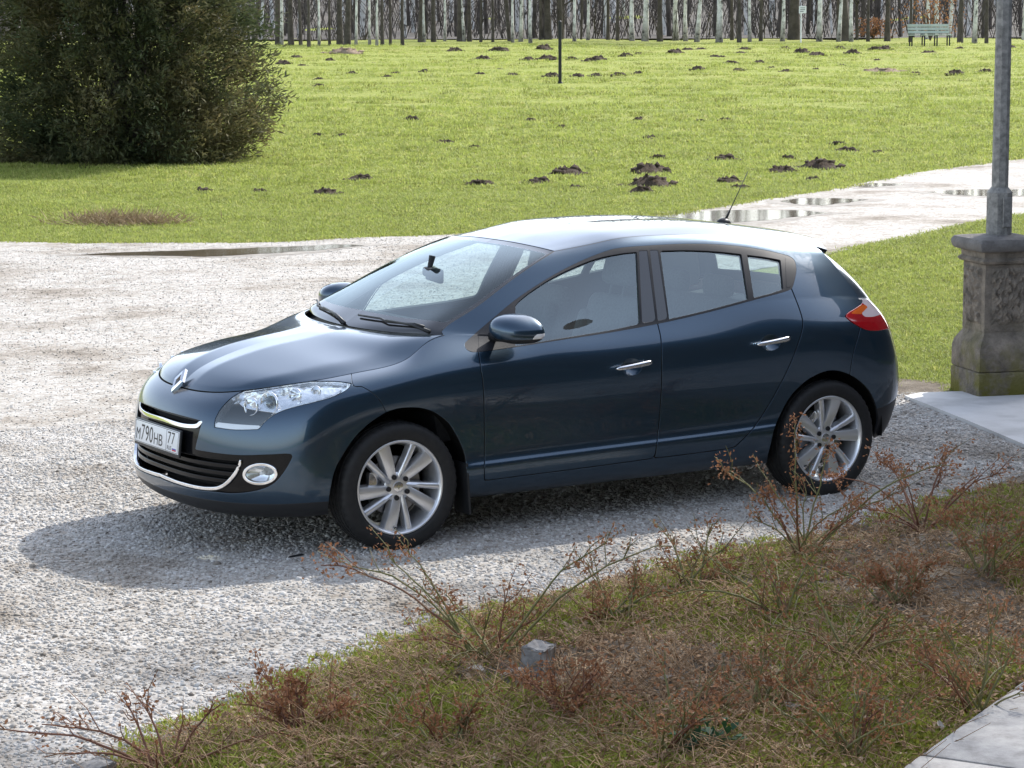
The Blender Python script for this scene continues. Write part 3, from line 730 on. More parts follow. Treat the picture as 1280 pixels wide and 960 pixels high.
def spoke_mesh(a0, a1, w0, w1, r0, r1, top0, top1, crown, edge_):
    ts = np.linspace(0, 1, 9); V = []; k = 9
    for t in ts:
        c = (1-t)*np.array([r0*math.cos(R_(a0)), 0, r0*math.sin(R_(a0))])+t*np.array([r1*math.cos(R_(a1)), 0, r1*math.sin(R_(a1))])
        e = np.array([r1*math.cos(R_(a1)), 0, r1*math.sin(R_(a1))])-np.array([r0*math.cos(R_(a0)), 0, r0*math.sin(R_(a0))]); e /= np.linalg.norm(e)
        s = np.array([-e[2], 0, e[0]]); wv = (w0+(w1-w0)*t)/2; top = top0+(top1-top0)*t-.006*math.sin(math.pi*t)
        for q, h in ((-1.12, top+.05), (-1.05, top+.012), (-.95, top+edge_), (-.7, top), (0, top-crown), (.7, top), (.95, top+edge_), (1.05, top+.012), (1.12, top+.05)):
            V.append(c+s*q*wv+np.array([0, h, 0]))
    F = [(i*k+j, i*k+j+1, (i+1)*k+j+1, (i+1)*k+j) for i in range(len(ts)-1) for j in range(k-1)]
    return V, F
def make_wheel(name):
    b = MB(); b.lathe([(.2185, -.082), (.2305, -.0905), (.2335, -.0935), (.2335, -.0965), (.2305, -.0985), (.2255, -.0975), (.2215, -.0925), (.2165, -.083), (.211, -.066), (.206, -.04), (.2, .0), (.199, .06), (.212, .088), (.2185, .09)], 96)
    wh = b.build(name, M['alloy'], None, sharp=50, normals=False)
    for k in range(5):
        for (da, di, w0, w1, cr, ed) in ((40, 12, .046, .068, .0010, .003), (68, 16, .024, .032, .004, .003)):
            V, F = spoke_mesh(da+di+72*k, da+72*k, w0, w1, .045, .2165, -.066, -.082, cr, ed)
            o = mesh_np('spoke', V, F, M['alloy'], wh); bm_ = bmesh.new(); bm_.from_mesh(o.data); bmesh.ops.recalc_face_normals(bm_, faces=bm_.faces[:]); bm_.to_mesh(o.data); bm_.free()
            o.data.polygons.foreach_set('use_smooth', np.ones(len(o.data.polygons), bool)); o.data.set_sharp_from_angle(angle=R_(45))
    b = MB(); b.lathe([(.0005, -.070), (.03, -.070), (.046, -.069), (.064, -.066), (.072, -.060), (.075, -.04), (.06, .0)], 48); b.build('hub', M['alloy'], wh, sharp=40, normals=False)
    b = MB(); b.lathe([(.0005, -.0755), (.022, -.075), (.0265, -.073), (.027, -.066)], 32); b.build('hub_cap', M['satin'], wh, sharp=40, normals=False)
    b = MB()
    for sgn in (0,):
        P = [(0, .013), (.008, 0), (0, -.013), (-.008, 0)]; Q = [(0, .007), (.004, 0), (0, -.007), (-.004, 0)]
        v = [b.bm.verts.new((x, -.0768, z)) for x, z in P]+[b.bm.verts.new((x, -.0768, z)) for x, z in Q]
        for i in range(4): b.bm.faces.new((v[i], v[(i+1) % 4], v[4+(i+1) % 4], v[4+i]))
    b.build('hub_emblem', M['chrome'], wh)
    for k in range(5):
        a = R_(43+72*k); c = (.054*math.cos(a), 0, .054*math.sin(a))
        b = MB(); b.lathe([(.0005, -.0765), (.0095, -.0768), (.0125, -.0772), (.0128, -.060)], 20, c=c); b.build('lug_bolt', M['dark_metal'], wh, sharp=40, normals=False)
    b = MB(); b.lathe([(.06, -.012), (.07, -.02), (.145, -.02), (.145, .004), (.06, .004)], 64); b.build('brake_disc', M['steel'], wh, sharp=40)
    b = MB(); b.box((-.128, -.018, .015), (.05, .07, .13), Matrix.Rotation(R_(6), 3, 'Y'), .012); b.build('brake_calliper', M['satin'], wh, sharp=40)
    t = tyre_mesh(); t.parent = wh
    b = MB(); b.cone((.204*math.cos(R_(262)), -.08, .204*math.sin(R_(262))), (.195*math.cos(R_(262)), -.094, .195*math.sin(R_(262))), .0045, .0035, 8); b.build('valve', M['black_plastic'], wh)
    return wh
def copy_tree(o, parent=None):
    c = o.copy(); COL.objects.link(c); c.parent = parent
    for ch in list(o.children): copy_tree(ch, c)
    return c
wheel = make_wheel('wheel'); wheel.parent = car
spots = [(0, -.773, -.038, 0), (2.641, -.773, 0, R_(40)), (0, .773, math.pi-.038, .5), (2.641, .773, math.pi, 1.1)]
for i, (x, y, rz, spin) in enumerate(spots):
    wq = wheel if i == 0 else copy_tree(wheel, car)
    wq.matrix_basis = Matrix.Translation((x, y, .311)) @ Matrix.Rotation(rz, 4, 'Z') @ Matrix.Rotation(spin, 4, 'Y')
# wheel housings
for x in (0., 2.641):
    for s in (-1, 1):
        b = MB(); n = 40; r = .405 if x == 0 else .395
        ring = []
        for k in range(n+1):
            a = math.pi*(-.03+1.06*k/n); ring.append((x+r*math.cos(a), .325+r*math.sin(a)))
        vo = [b.bm.verts.new((px_, s*.845, z)) for px_, z in ring]; vi = [b.bm.verts.new((px_, s*.50, z)) for px_, z in ring]
        for k in range(n): b.bm.faces.new((vo[k], vo[k+1], vi[k+1], vi[k]))
        b.bm.faces.new(vi); b.build('wheel_housing', M['gap'], car, sharp=30)
b = MB(); b.box((1.25, 0, .235), (3.1, 1.5, .06), None, .02); b.box((-.56, 0, .25), (.22, .8, .08), None, .02); b.box((2.95, 0, .33), (.40, 1.0, .10), None, .02); b.build('underbody', M['gap'], car)
for s in (-1, 1):
    b = MB(); b.box((.372, s*.812, .268), (.014, .150, .26), Matrix.Rotation(R_(-4), 3, 'Y'), .005); b.build('mud_flap', M['black_plastic'], car, sharp=40)

# ---------------------------------------------------------------- mirrors
mc = at_y(650, 412.5, -.925)
V, F = [], []; nu, nv = 40, 24
for i in range(nv+1):
    ph = -math.pi/2+math.pi*i/nv
    for k in range(nu):
        t = 2*math.pi*k/nu; cp, sp_ = math.cos(ph), math.sin(ph)
        e = lambda q, p: math.copysign(abs(q)**p, q)
        lx, lz = e(math.cos(t), .8)*e(cp, .75), e(sp_, .85); ly = e(math.sin(t), .85)*e(cp, .75)
        x = lx*(.142 if lx < 0 else .085); y = ly*(.120+.012*lx); z = lz*(.076 if lz > 0 else .064)
        x += .025*ly*-1.0*(1 if True else 0)+.0; z *= 1-.20*max(0, -ly)**2
        V.append((x, y, z-.012*ly*-1))
F = [(i*nu+k, i*nu+(k+1) % nu, (i+1)*nu+(k+1) % nu, (i+1)*nu+k) for i in range(nv) for k in range(nu)]
ms = Sf(np.array(V)+mc, np.zeros((len(V), 3)), np.array([(f[0], f[1], f[2]) for f in F]+[(f[0], f[2], f[3]) for f in F]))
fnorm = np.cross(ms.V[ms.T[:, 1]]-ms.V[ms.T[:, 0]], ms.V[ms.T[:, 2]]-ms.V[ms.T[:, 0]])
for k in range(3): np.add.at(ms.N, ms.T[:, k], fnorm)
ms.N /= np.linalg.norm(ms.N, axis=1, keepdims=True)+1e-12
if ((ms.V-mc)*ms.N).sum() < 0: ms.N *= -1; ms.T = ms.T[:, ::-1]
ms = weld(ms)
low_, up_ = cut(ms, ms.V[:, 2]-(mc[2]-.036))
rep, up_ = cut(up_, np.maximum.reduce([up_.V[:, 2]-(mc[2]-.010), up_.V[:, 1]-(mc[1]-.045), -(up_.V[:, 0]-(mc[0]+.004))]))
mo = mesh_np('door_mirror', up_.V, up_.T, M['paint'], car, N=up_.N); mo2 = mirror_copy(mo)
def both_sub(name, s, mat, p1, p2):
    o = mesh_np(name, s.V, s.T, M[mat], p1, N=s.N); mirror_copy(o, p2); return o
both_sub('mirror_base', low_, 'black_plastic', mo, mo2)
both_sub('side_repeater', rep, 'drl', mo, mo2)
b = MB(); b.tube([(.575, -.78, 1.005), (.585, -.83, 1.005), (.60, -.90, 1.012)], [.030, .026, .03], 12)
o = b.build('mirror_arm', M['black_plastic'], mo, smooth=True); o.scale = (1, 1, 1); mirror_copy(o, mo2)
for par, s in ((mo, 1), (mo2, -1)):
    b = MB(); b.lathe([(.0005, 0), (.07, .0), (.09, 0)], 32); o = b.build('mirror_glass', M['chrome'], par)
    o.matrix_basis = Matrix.Translation((mc[0]+.052, mc[1]*s, mc[2]+.004)) @ Matrix.Rotation(R_(90), 4, 'Z') @ Matrix.Diagonal((1, 1, .62, 1))

# ---------------------------------------------------------------- door handles
for (p0, p1, par, el) in (((770, 461.3), (815.5, 452.5), fd, (790, 458)), ((946, 430.8), (988, 422.6), rd, (963.8, 427.4))):
    a, c = at_y(*p0, -.922), at_y(*p1, -.922); hc = (a+c)/2; d = (c-a); Ln = np.linalg.norm(d); ang = math.atan2(d[2], d[0])
    V, F = [], []
    ts = np.linspace(0, 1, 25); n = 14
    for t in ts:
        hh = (.0105+.004*t)*min(1., math.sqrt(max(0, 1-((t-.5)/.5)**8))+.02); dep = .009*min(1., math.sqrt(max(0, 1-((t-.5)/.5)**6))+.02)
        y = -.012*math.sin(math.pi*t)**.5
        for k in range(n):
            q = 2*math.pi*k/n; V.append(((t-.5)*Ln, y+dep*math.sin(q), hh*math.cos(q)))
    F = [(i*n+k, i*n+(k+1) % n, (i+1)*n+(k+1) % n, (i+1)*n+k) for i in range(len(ts)-1) for k in range(n)]+[tuple(range(n)), tuple((len(ts)-1)*n+k for k in range(n))[::-1]]
    ca, sa = math.cos(ang), math.sin(ang)
    V = [(hc[0]+x*ca-z*sa, hc[1]+y, hc[2]+x*sa+z*ca) for x, y, z in V]
    for s in (1, -1):
        bm = MB(); bm.poly([(x, y*s, z) for x, y, z in V], F)
        tgt = par if s == 1 else [q for q in car.children if q.name.startswith(par.name.split('.')[0]) and q is not par][0]
        h = bm.build('door_handle', M['satin'], tgt, smooth=True)

# ---------------------------------------------------------------- number plate, badge
pt = .104; pz = .523; pxx = -.893
def plate_pt(s, h, d=0.): return (pxx+h*math.sin(pt)-d*math.cos(pt), -s, pz+h*math.cos(pt)+d*math.sin(pt)*0)
def plate_mat4(s, h, d, sc=1.):
    return Matrix(((0, math.sin(pt), -math.cos(pt), 0), (-1, 0, 0, 0), (0, math.cos(pt), math.sin(pt), 0), (0, 0, 0, 1)))
PM = Matrix.Translation((pxx, 0, pz)) @ plate_mat4(0, 0, 0)
b = MB(); b.box((0, 0, 0), (.52, .112, .004), None, .0015); plate = b.build('number_plate', M['plate'], car, sharp=40); plate.matrix_basis = PM
b = MB(); b.box((0, -.004, -.008), (.534, .134, .012), None, .004); o = b.build('plate_holder', M['black_plastic'], plate, sharp=40)
# thin printed border and the divider before the region code
b = MB(); t_ = .0022
for (cx, cy, sx_, sy_) in ((0, .052, .508, t_), (0, -.052, .508, t_), (-.253, 0, t_, .104), (.253, 0, t_, .104), (.118, 0, t_, .104)): b.box((cx, cy, .0024), (sx_, sy_, .0006))
b.build('plate_border', M['ink'], plate)
def letters(txt, x, y, h, wd, mat, parent, name='plate_lettering'):
    cu = bpy.data.curves.new('t', 'FONT'); cu.body = txt; cu.size = 1.; cu.extrude = .0; cu.offset = .0
    to = bpy.data.objects.new('t', cu); COL.objects.link(to); bpy.context.view_layer.update()
    me = bpy.data.meshes.new_from_object(to.evaluated_get(bpy.context.evaluated_depsgraph_get()))
    bpy.data.objects.remove(to)
    n = len(me.vertices); co = np.empty(n*3, np.float32); me.vertices.foreach_get('co', co); co = co.reshape(-1, 3)
    lo, hi = co.min(0), co.max(0); co[:, 0] = (co[:, 0]-lo[0])/(hi[0]-lo[0])*wd+x; co[:, 1] = (co[:, 1]-lo[1])/(hi[1]-lo[1])*h+y; co[:, 2] = .0027
    me.vertices.foreach_set('co', co.ravel()); me.update()
    return link_mesh(name, me, M[mat], parent)
letters('M', -.238, -.040, .056, .046, 'ink', plate); letters('7', -.178, -.040, .078, .038, 'ink', plate); letters('9', -.130, -.040, .078, .040, 'ink', plate); letters('0', -.082, -.040, .078, .042, 'ink', plate)
letters('H', -.026, -.040, .056, .046, 'ink', plate); letters('B', .032, -.040, .056, .044, 'ink', plate)
letters('7', .134, -.014, .058, .036, 'ink', plate); letters('7', .178, -.014, .058, .036, 'ink', plate)
letters('RUS', .132, -.044, .020, .048, 'ink', plate)
for k, mt in enumerate(('plate', 'plate_blue', 'plate_red')):
    b = MB(); b.box((.213, -.0285-.0065*k, .0025), (.044, .0065, .0008)); b.build('plate_flag', M[mt], plate)
# diamond badge on the nose
bp0, bp1 = np.array([-.803, 0, .738]), np.array([-.728, 0, .842]); ax = (bp1-bp0)/np.linalg.norm(bp1-bp0); nrm = np.array([-ax[2], 0, ax[0]]); bc = (bp0+bp1)/2
b = MB(); hh, ww = .068, .046
outer = [(0, hh), (ww, 0), (0, -hh), (-ww, 0)]; inner = [(0, hh*.50), (ww*.42, 0), (0, -hh*.50), (-ww*.42, 0)]; mid = [(x*.74, y*.77) for x, y in outer]
def bpt(x, y, d): return tuple(bc+ax*y+np.array([0, -1, 0])*x+nrm*d)
rings = [[b.bm.verts.new(bpt(x, y, d)) for x, y in P] for P, d in ((outer, -.01), (outer, .006), (mid, .013), (inner, .009), (inner, -.01))]
for q in range(4):
    for i in range(4): b.bm.faces.new((rings[q][i], rings[q][(i+1) % 4], rings[q+1][(i+1) % 4], rings[q+1][i]))
badge = b.build('badge', M['chrome'], car)
b = MB(); b.prism([(x*.45, y*.52) for x, y in outer], -.006, .001, lambda x, y, h: bpt(x, y, h)); b.build('badge_backing', M['black_gloss'], badge)

# ---------------------------------------------------------------- wipers, aerial
def ws_pt(uu, y, d=.008):
    g = wsg; iu = min(int(round(uu*50)), 50); r = g[iu]; k = np.argmin(np.abs(r[:, 1]+abs(y)))
    p = r[k].copy(); p[1] = y; return p+np.array([-.35, 0, .93])*d
for (y0, y1, u0, u1, piv) in ((.10, .60, .045, .075, -.02), (-.60, -.05, .05, .085, -.64)):
    ys = np.linspace(y0, y1, 9)
    b = MB(); b.tube([ws_pt(u0+(u1-u0)*i/8, y, .012) for i, y in enumerate(ys)], .006, 6); wp = b.build('wiper', M['black_plastic'], car, smooth=True)
    b = MB(); m_ = ws_pt((u0+u1)/2, (y0+y1)/2, .02); pv = ws_pt(.0, piv, .012); b.tube([pv, pv*.6+m_*.4+np.array([0, 0, .012]), m_], [.011, .008, .005], 8); b.build('wiper_arm', M['black_plastic'], wp, smooth=True)
an = np.array([2.575, 0, 1.424])
b = MB(); b.lathe([(.036, 0), (.035, .012), (.022, .024), (.012, .030), (.0005, .031)], 24); ae = b.build('aerial', M['black_plastic'], car, sharp=50)
ae.matrix_basis = Matrix.Translation(an+np.array([0, 0, -.006])) @ Matrix.Rotation(R_(7), 4, 'Y') @ Matrix.Rotation(R_(90), 4, 'X') @ Matrix.Diagonal((1.25, .95, .8, 1))
b = MB(); tip = np.array(at_y(935, 214, 0.)); st = an+np.array([.012, 0, .015]); b.tube([st, st+(tip-st)*.16, st+(tip-st)*.22, tip], [.007, .0055, .003, .0018], 8)
ro = b.build('aerial_rod', M['black_plastic'], ae, smooth=True); ro.matrix_parent_inverse = ae.matrix_basis.inverted()

# ---------------------------------------------------------------- cabin
it = lambda name, bld, mat='interior', sharp=40, parent=None: bld.build(name, M[mat], parent or car, sharp=sharp)
b = MB(); b.box((1.55, 0, .30), (2.7, 1.40, .06), None, .02); it('cabin_floor', b)
b = MB(); P = [(.24, .955), (.34, .985), (.52, .992), (.70, .985), (.79, .95), (.80, .86), (.76, .72), (.68, .55), (.30, .50), (.24, .8)]
ys = [-.72, -.66, -.52, -.37, -.22, -.1, .1, .66, .72]; hump = [0, .0, .03, .05, .03, .0, 0, 0, 0]
vs = [[b.bm.verts.new((x+(.03*hump[j]/.05 if i in (3, 4) else 0), y, z+(hump[j] if i in (3, 4) else 0)-(.02 if abs(y) > .7 else 0))) for i, (x, z) in enumerate(P)] for j, y in enumerate(ys)]
for j in range(len(ys)-1):
    for i in range(len(P)): b.bm.faces.new((vs[j][i], vs[j][(i+1) % len(P)], vs[j+1][(i+1) % len(P)], vs[j+1][i]))
b.bm.faces.new(vs[0]); b.bm.faces.new(vs[-1][::-1]); it('dashboard', b)
b = MB(); n = 48; m_ = 10
rings = []
for k in range(n):
    a = 2*math.pi*k/n; rings.append([b.bm.verts.new(((.185+.014*math.cos(2*math.pi*j/m_))*math.cos(a), (.185+.014*math.cos(2*math.pi*j/m_))*math.sin(a), .014*math.sin(2*math.pi*j/m_))) for j in range(m_)])
for k in range(n):
    for j in range(m_): b.bm.faces.new((rings[k][j], rings[(k+1) % n][j], rings[(k+1) % n][(j+1) % m_], rings[k][(j+1) % m_]))
b.box((0, 0, -.01), (.13, .11, .05), None, .02); b.box((0, 0, -.01), (.36, .03, .02), None, .008); b.box((-.09, 0, -.01), (.2, .035, .02), None, .008)
sw = it('steering_wheel', b); sw.matrix_basis = Matrix.Translation((.92, -.37, .93)) @ Matrix.Rotation(R_(66), 4, 'Y')
def seat(x, y, wd, name='front_seat'):
    b = MB(); b.box((x-.27, y, .50), (.52, wd, .16), None, .05, 3); se = it(name, b, 'seat', 60)
    b = MB(); b.box((0, 0, .31), (.13, wd*.96, .66), None, .055, 3); b.box((-.055, wd*.40, .28), (.08, .08, .50), None, .03, 2); b.box((-.055, -wd*.40, .28), (.08, .08, .50), None, .03, 2)
    o = it('backrest', b, 'seat', 60, se); o.matrix_basis = Matrix.Translation((x, y, .50)) @ Matrix.Rotation(R_(20), 4, 'Y')
    b = MB(); b.box((0, 0, .77), (.09, .27, .17), None, .04, 3); b.cone((0, .06, .6), (0, .06, .7), .007, .007, 8); b.cone((0, -.06, .6), (0, -.06, .7), .007, .007, 8)
    o = it('headrest', b, 'seat', 60, se); o.matrix_basis = Matrix.Translation((x, y, .50)) @ Matrix.Rotation(R_(16), 4, 'Y')
seat(1.42, -.37, .50); seat(1.42, .37, .50)
b = MB(); b.box((2.02, 0, .48), (.5, 1.26, .16), None, .05, 3); rs_ = it('rear_seat', b, 'seat', 60)
b = MB(); b.box((0, 0, .28), (.14, 1.26, .60), None, .05, 3); o = it('backrest', b, 'seat', 60, rs_); o.matrix_basis = Matrix.Translation((2.28, 0, .48)) @ Matrix.Rotation(R_(24), 4, 'Y')
for y in (-.42, 0, .42):
    b = MB(); b.box((2.54, y, 1.07), (.08, .24, .12), Matrix.Rotation(0, 3, 'Y'), .035, 3); it('rear_headrest', b, 'seat', 60, rs_)
b = MB(); b.box((2.70, 0, .97), (.42, 1.2, .02), None, .008); it('parcel_shelf', b)
b = MB(); b.box((0, 0, 0), (.03, .235, .075), None, .012, 3); b.box((-.03, 0, .015), (.05, .10, .05), None, .015, 2); b.cone((-.03, 0, .02), (-.01, 0, .10), .012, .018, 10)
rv = it('rear_view_mirror', b); rv.matrix_basis = Matrix.Translation((.70, 0, 1.235)) @ Matrix.Rotation(R_(-12), 4, 'Z')
put('door_lining', offset(join(fdoor, rdoor), -.055), 'interior', car, depth=0)
inner_, _ = cut(body, .9-body.V[:, 2]); put('pillar_lining', offset(inner_, -.035), 'headliner', car, depth=0)
put('headliner', offset(rmain, -.035), 'headliner', car, depth=0)
put('window_frame_lining', offset(dlo, -.03), 'interior', car, depth=0)
# ================================================================ the place
rng = np.random.default_rng(7); random.seed(7)
FH = np.array([math.sin(YAW), math.cos(YAW)])
def depth_of(x, y): return (np.asarray(x)-CAMP[0])*FH[0]+(np.asarray(y)-CAMP[1])*FH[1]
def zlawn(x, y):
    D = depth_of(x, y); t = np.clip((D-42)/75., 0, 1); return t*t*(3-2*t)*1.05+np.clip(D-150, 0, 400)**1.25*.018
def zl(x, y):
    x, y = np.asarray(x, float), np.asarray(y, float); q = sdf(np.stack([x.ravel(), y.ravel()], 1), YARD).reshape(x.shape)
    return zlawn(x, y)+np.clip((q-1.2)/4, 0, 1)*np.clip((depth_of(x, y)-20)/10, 0, 1)*(.05*np.sin(x*.55+1)*np.cos(y*.43)+.035*np.sin(x*1.3+y*.9))
def lawn_pt(u, v):
    d = _F+_R*(u-640)/FPX+_U*(480-v)/FPX; lo, hi = 5., 260.
    for _ in range(24):
        m = (lo+hi)/2; p = CAMV+d*m
        if p[2] > zl(p[0], p[1]): lo = m
        else: hi = m
    return CAMV+d*lo
def instancer(name, pts, rot, scl, idx, templates, kind='stuff'):
    """one object of small pieces placed by geometry nodes"""
    cl = bpy.data.collections.new(name+'_pieces')
    for t in templates:
        for c in list(t.users_collection): c.objects.unlink(t)
        cl.objects.link(t)
    me = bpy.data.meshes.new(name); me.vertices.add(len(pts)); me.vertices.foreach_set('co', np.asarray(pts, np.float32).ravel())
    a = me.attributes.new('rot', 'FLOAT_VECTOR', 'POINT'); a.data.foreach_set('vector', np.asarray(rot, np.float32).ravel())
    a = me.attributes.new('scl', 'FLOAT_VECTOR', 'POINT'); a.data.foreach_set('vector', np.asarray(scl, np.float32).ravel())
    a = me.attributes.new('idx', 'INT', 'POINT'); a.data.foreach_set('value', np.asarray(idx, np.int32))
    o = bpy.data.objects.new(name, me); COL.objects.link(o)
    g = bpy.data.node_groups.new(name, 'GeometryNodeTree')
    g.interface.new_socket('Geometry', in_out='INPUT', socket_type='NodeSocketGeometry'); g.interface.new_socket('Geometry', in_out='OUTPUT', socket_type='NodeSocketGeometry')
    gi, go = g.nodes.new('NodeGroupInput'), g.nodes.new('NodeGroupOutput'); ip = g.nodes.new('GeometryNodeInstanceOnPoints'); ci = g.nodes.new('GeometryNodeCollectionInfo')
    ci.inputs['Collection'].default_value = cl; ci.inputs['Separate Children'].default_value = True; ci.inputs['Reset Children'].default_value = True
    ip.inputs['Pick Instance'].default_value = True; L = g.links.new
    for nm, ty, sock in (('rot', 'FLOAT_VECTOR', 'Rotation'), ('scl', 'FLOAT_VECTOR', 'Scale'), ('idx', 'INT', 'Instance Index')):
        na = g.nodes.new('GeometryNodeInputNamedAttribute'); na.data_type = ty; na.inputs['Name'].default_value = nm; L(na.outputs['Attribute'], ip.inputs[sock])
    L(gi.outputs[0], ip.inputs['Points']); L(ci.outputs[0], ip.inputs['Instance']); L(ip.outputs[0], go.inputs[0])
    md = o.modifiers.new('scatter', 'NODES'); md.node_group = g
    o['kind'] = kind
    return o
def rough_edge(P, amp, step=.12, seed=0):
    r = np.random.default_rng(seed); P = np.asarray(P, float); o = []
    for a, b in zip(P, np.roll(P, -1, 0)):
        n = max(1, int(np.linalg.norm(b-a)/step)); n = min(n, 400)
        for t in np.arange(n)/n: o.append(a*(1-t)+b*t)
    o = np.array(o); d = r.normal(0, amp, (len(o), 2)); k = np.ones(3)/3
    for c in range(2): d[:, c] = np.convolve(np.concatenate([d[-1:, c], d[:, c], d[:1, c]]), k, 'valid')*1.4
    return o+d
def g2(*uv): return np.array([ground(u, v)[:2] for u, v in uv])

# ---- ground materials
def lawn_material():
    m, t, b = mat_new('lawn_grass'); L = t.links.new; tc = N_(t, 'ShaderNodeTexCoord'); v = tc.outputs['Object']
    n1 = N_(t, 'ShaderNodeTexNoise', i_Scale=.35, i_Detail=6., i_Roughness=.6); n2 = N_(t, 'ShaderNodeTexNoise', i_Scale=4.5, i_Detail=8., i_Roughness=.75); n3 = N_(t, 'ShaderNodeTexNoise', i_Scale=40., i_Detail=4.)
    for n in (n1, n2, n3): L(v, n.inputs['Vector'])
    r1 = ramp(t, [(.30, (.215, .27, .045)), (.50, (.285, .325, .068)), (.72, (.38, .36, .12))]); L(n1.outputs[0], r1.inputs[0])
    r2 = ramp(t, [(.30, (.15, .175, .036)), (.5, (.285, .315, .065)), (.74, (.45, .40, .18))]); L(n2.outputs[0], r2.inputs[0])
    mx = N_(t, 'ShaderNodeMix', data_type='RGBA', i_0=.5); L(r1.outputs[0], mx.inputs[6]); L(r2.outputs[0], mx.inputs[7])
    r3 = ramp(t, [(.3, (.6,)*3), (.7, (1.25,)*3)]); L(n3.outputs[0], r3.inputs[0])
    mm = N_(t, 'ShaderNodeMix', data_type='RGBA', blend_type='MULTIPLY', i_0=.8); L(mx.outputs[2], mm.inputs[6]); L(r3.outputs[0], mm.inputs[7])
    L(mm.outputs[2], b.inputs['Base Color']); b.inputs['Roughness'].default_value = .9; b.inputs['Specular IOR Level'].default_value = .15
    bp = N_(t, 'ShaderNodeBump', i_Strength=.9, i_Distance=.05); L(n3.outputs[0], bp.inputs['Height']); L(bp.outputs[0], b.inputs['Normal'])
    return m
def gravel_material():
    m, t, b = mat_new('pale_gravel'); L = t.links.new; tc = N_(t, 'ShaderNodeTexCoord'); v = tc.outputs['Object']
    vo = N_(t, 'ShaderNodeTexVoronoi', i_Scale=42.); vo2 = N_(t, 'ShaderNodeTexVoronoi', i_Scale=17.); n1 = N_(t, 'ShaderNodeTexNoise', i_Scale=.55, i_Detail=7., i_Roughness=.68); n2 = N_(t, 'ShaderNodeTexNoise', i_Scale=7., i_Detail=6.)
    for n in (vo, vo2, n1, n2): L(v, n.inputs['Vector'])
    sp = N_(t, 'ShaderNodeSeparateColor'); L(vo.outputs['Color'], sp.inputs[0])
    r = ramp(t, [(0, (.17, .15, .125)), (.05, (.36, .325, .285)), (.35, (.365, .345, .318)), (.7, (.43, .412, .385)), (1, (.51, .495, .47))]); L(sp.outputs[0], r.inputs[0])
    st = ramp(t, [(.33, (.42, .37, .31)), (.42, (.74, .70, .65)), (.50, (.95, .94, .92)), (.56, (1., .99, .98)), (.8, (1.06, 1.05, 1.02))]); L(n1.outputs[0], st.inputs[0])
    s2 = ramp(t, [(.30, (.72, .70, .67)), (.5, (1, 1, 1)), (.75, (1.06, 1.06, 1.05))]); L(n2.outputs[0], s2.inputs[0])
    m1 = N_(t, 'ShaderNodeMix', data_type='RGBA', blend_type='MULTIPLY', i_0=1.); L(r.outputs[0], m1.inputs[6]); L(st.outputs[0], m1.inputs[7])
    m2 = N_(t, 'ShaderNodeMix', data_type='RGBA', blend_type='MULTIPLY', i_0=1.); L(m1.outputs[2], m2.inputs[6]); L(s2.outputs[0], m2.inputs[7])
    L(m2.outputs[2], b.inputs['Base Color']); b.inputs['Roughness'].default_value = .85; b.inputs['Specular IOR Level'].default_value = .25
    ad = N_(t, 'ShaderNodeMath', operation='MULTIPLY_ADD', i_1=.35); L(vo2.outputs['Distance'], ad.inputs[0]); L(vo.outputs['Distance'], ad.inputs[2])
    bp = N_(t, 'ShaderNodeBump', i_Strength=.6, i_Distance=.010); bp.invert = True; L(ad.outputs[0], bp.inputs['Height']); L(bp.outputs[0], b.inputs['Normal'])
    return m
def pebble_material():
    m, t, b = mat_new('pebble_stone'); L = t.links.new; oi = N_(t, 'ShaderNodeObjectInfo'); geo = N_(t, 'ShaderNodeNewGeometry')
    r = ramp(t, [(0, (.12, .105, .09)), (.03, (.27, .24, .21)), (.12, (.33, .31, .285)), (.30, (.385, .367, .342)), (.55, (.435, .42, .395)), (.8, (.485, .473, .452)), (1, (.56, .553, .54))]); L(oi.outputs['Random'], r.inputs[0])
    n = N_(t, 'ShaderNodeTexNoise', i_Scale=.55, i_Detail=7., i_Roughness=.68); L(geo.outputs['Position'], n.inputs[0])
    st = ramp(t, [(.33, (.45, .40, .34)), (.42, (.76, .72, .67)), (.50, (.95, .94, .92)), (.56, (1., .99, .98))]); L(n.outputs[0], st.inputs[0])
    mx = N_(t, 'ShaderNodeMix', data_type='RGBA', blend_type='MULTIPLY', i_0=1.); L(r.outputs[0], mx.inputs[6]); L(st.outputs[0], mx.inputs[7]); L(mx.outputs[2], b.inputs['Base Color'])
    b.inputs['Roughness'].default_value = .8; b.inputs['Specular IOR Level'].default_value = .3
    return m
M['lawn'] = lawn_material(); M['gravel'] = gravel_material(); M['pebble'] = pebble_material()
M['soil'] = noisy('bed_soil', [(.075, .058, .042), (.155, .125, .092), (.25, .215, .165)], 6, .95, .9, 60, dist=.03)
M['molesoil'] = noisy('mole_soil', [(.035, .025, .017), (.075, .054, .038), (.13, .098, .072)], 9, .95, .8, 35, dist=.03)
M['concrete'] = noisy('pale_concrete', [(.36, .35, .335), (.52, .51, .495), (.60, .59, .575)], 2.2, .85, .25, 90, dist=.004)
M['granite'] = noisy('kerb_stone', [(.22, .21, .20), (.33, .32, .31), (.42, .41, .39)], 14, .85, .35, 160, dist=.004)
M['litter_ground'] = noisy('wood_floor', [(.048, .042, .036), (.085, .075, .063), (.125, .11, .092)], .25, .95, 0)

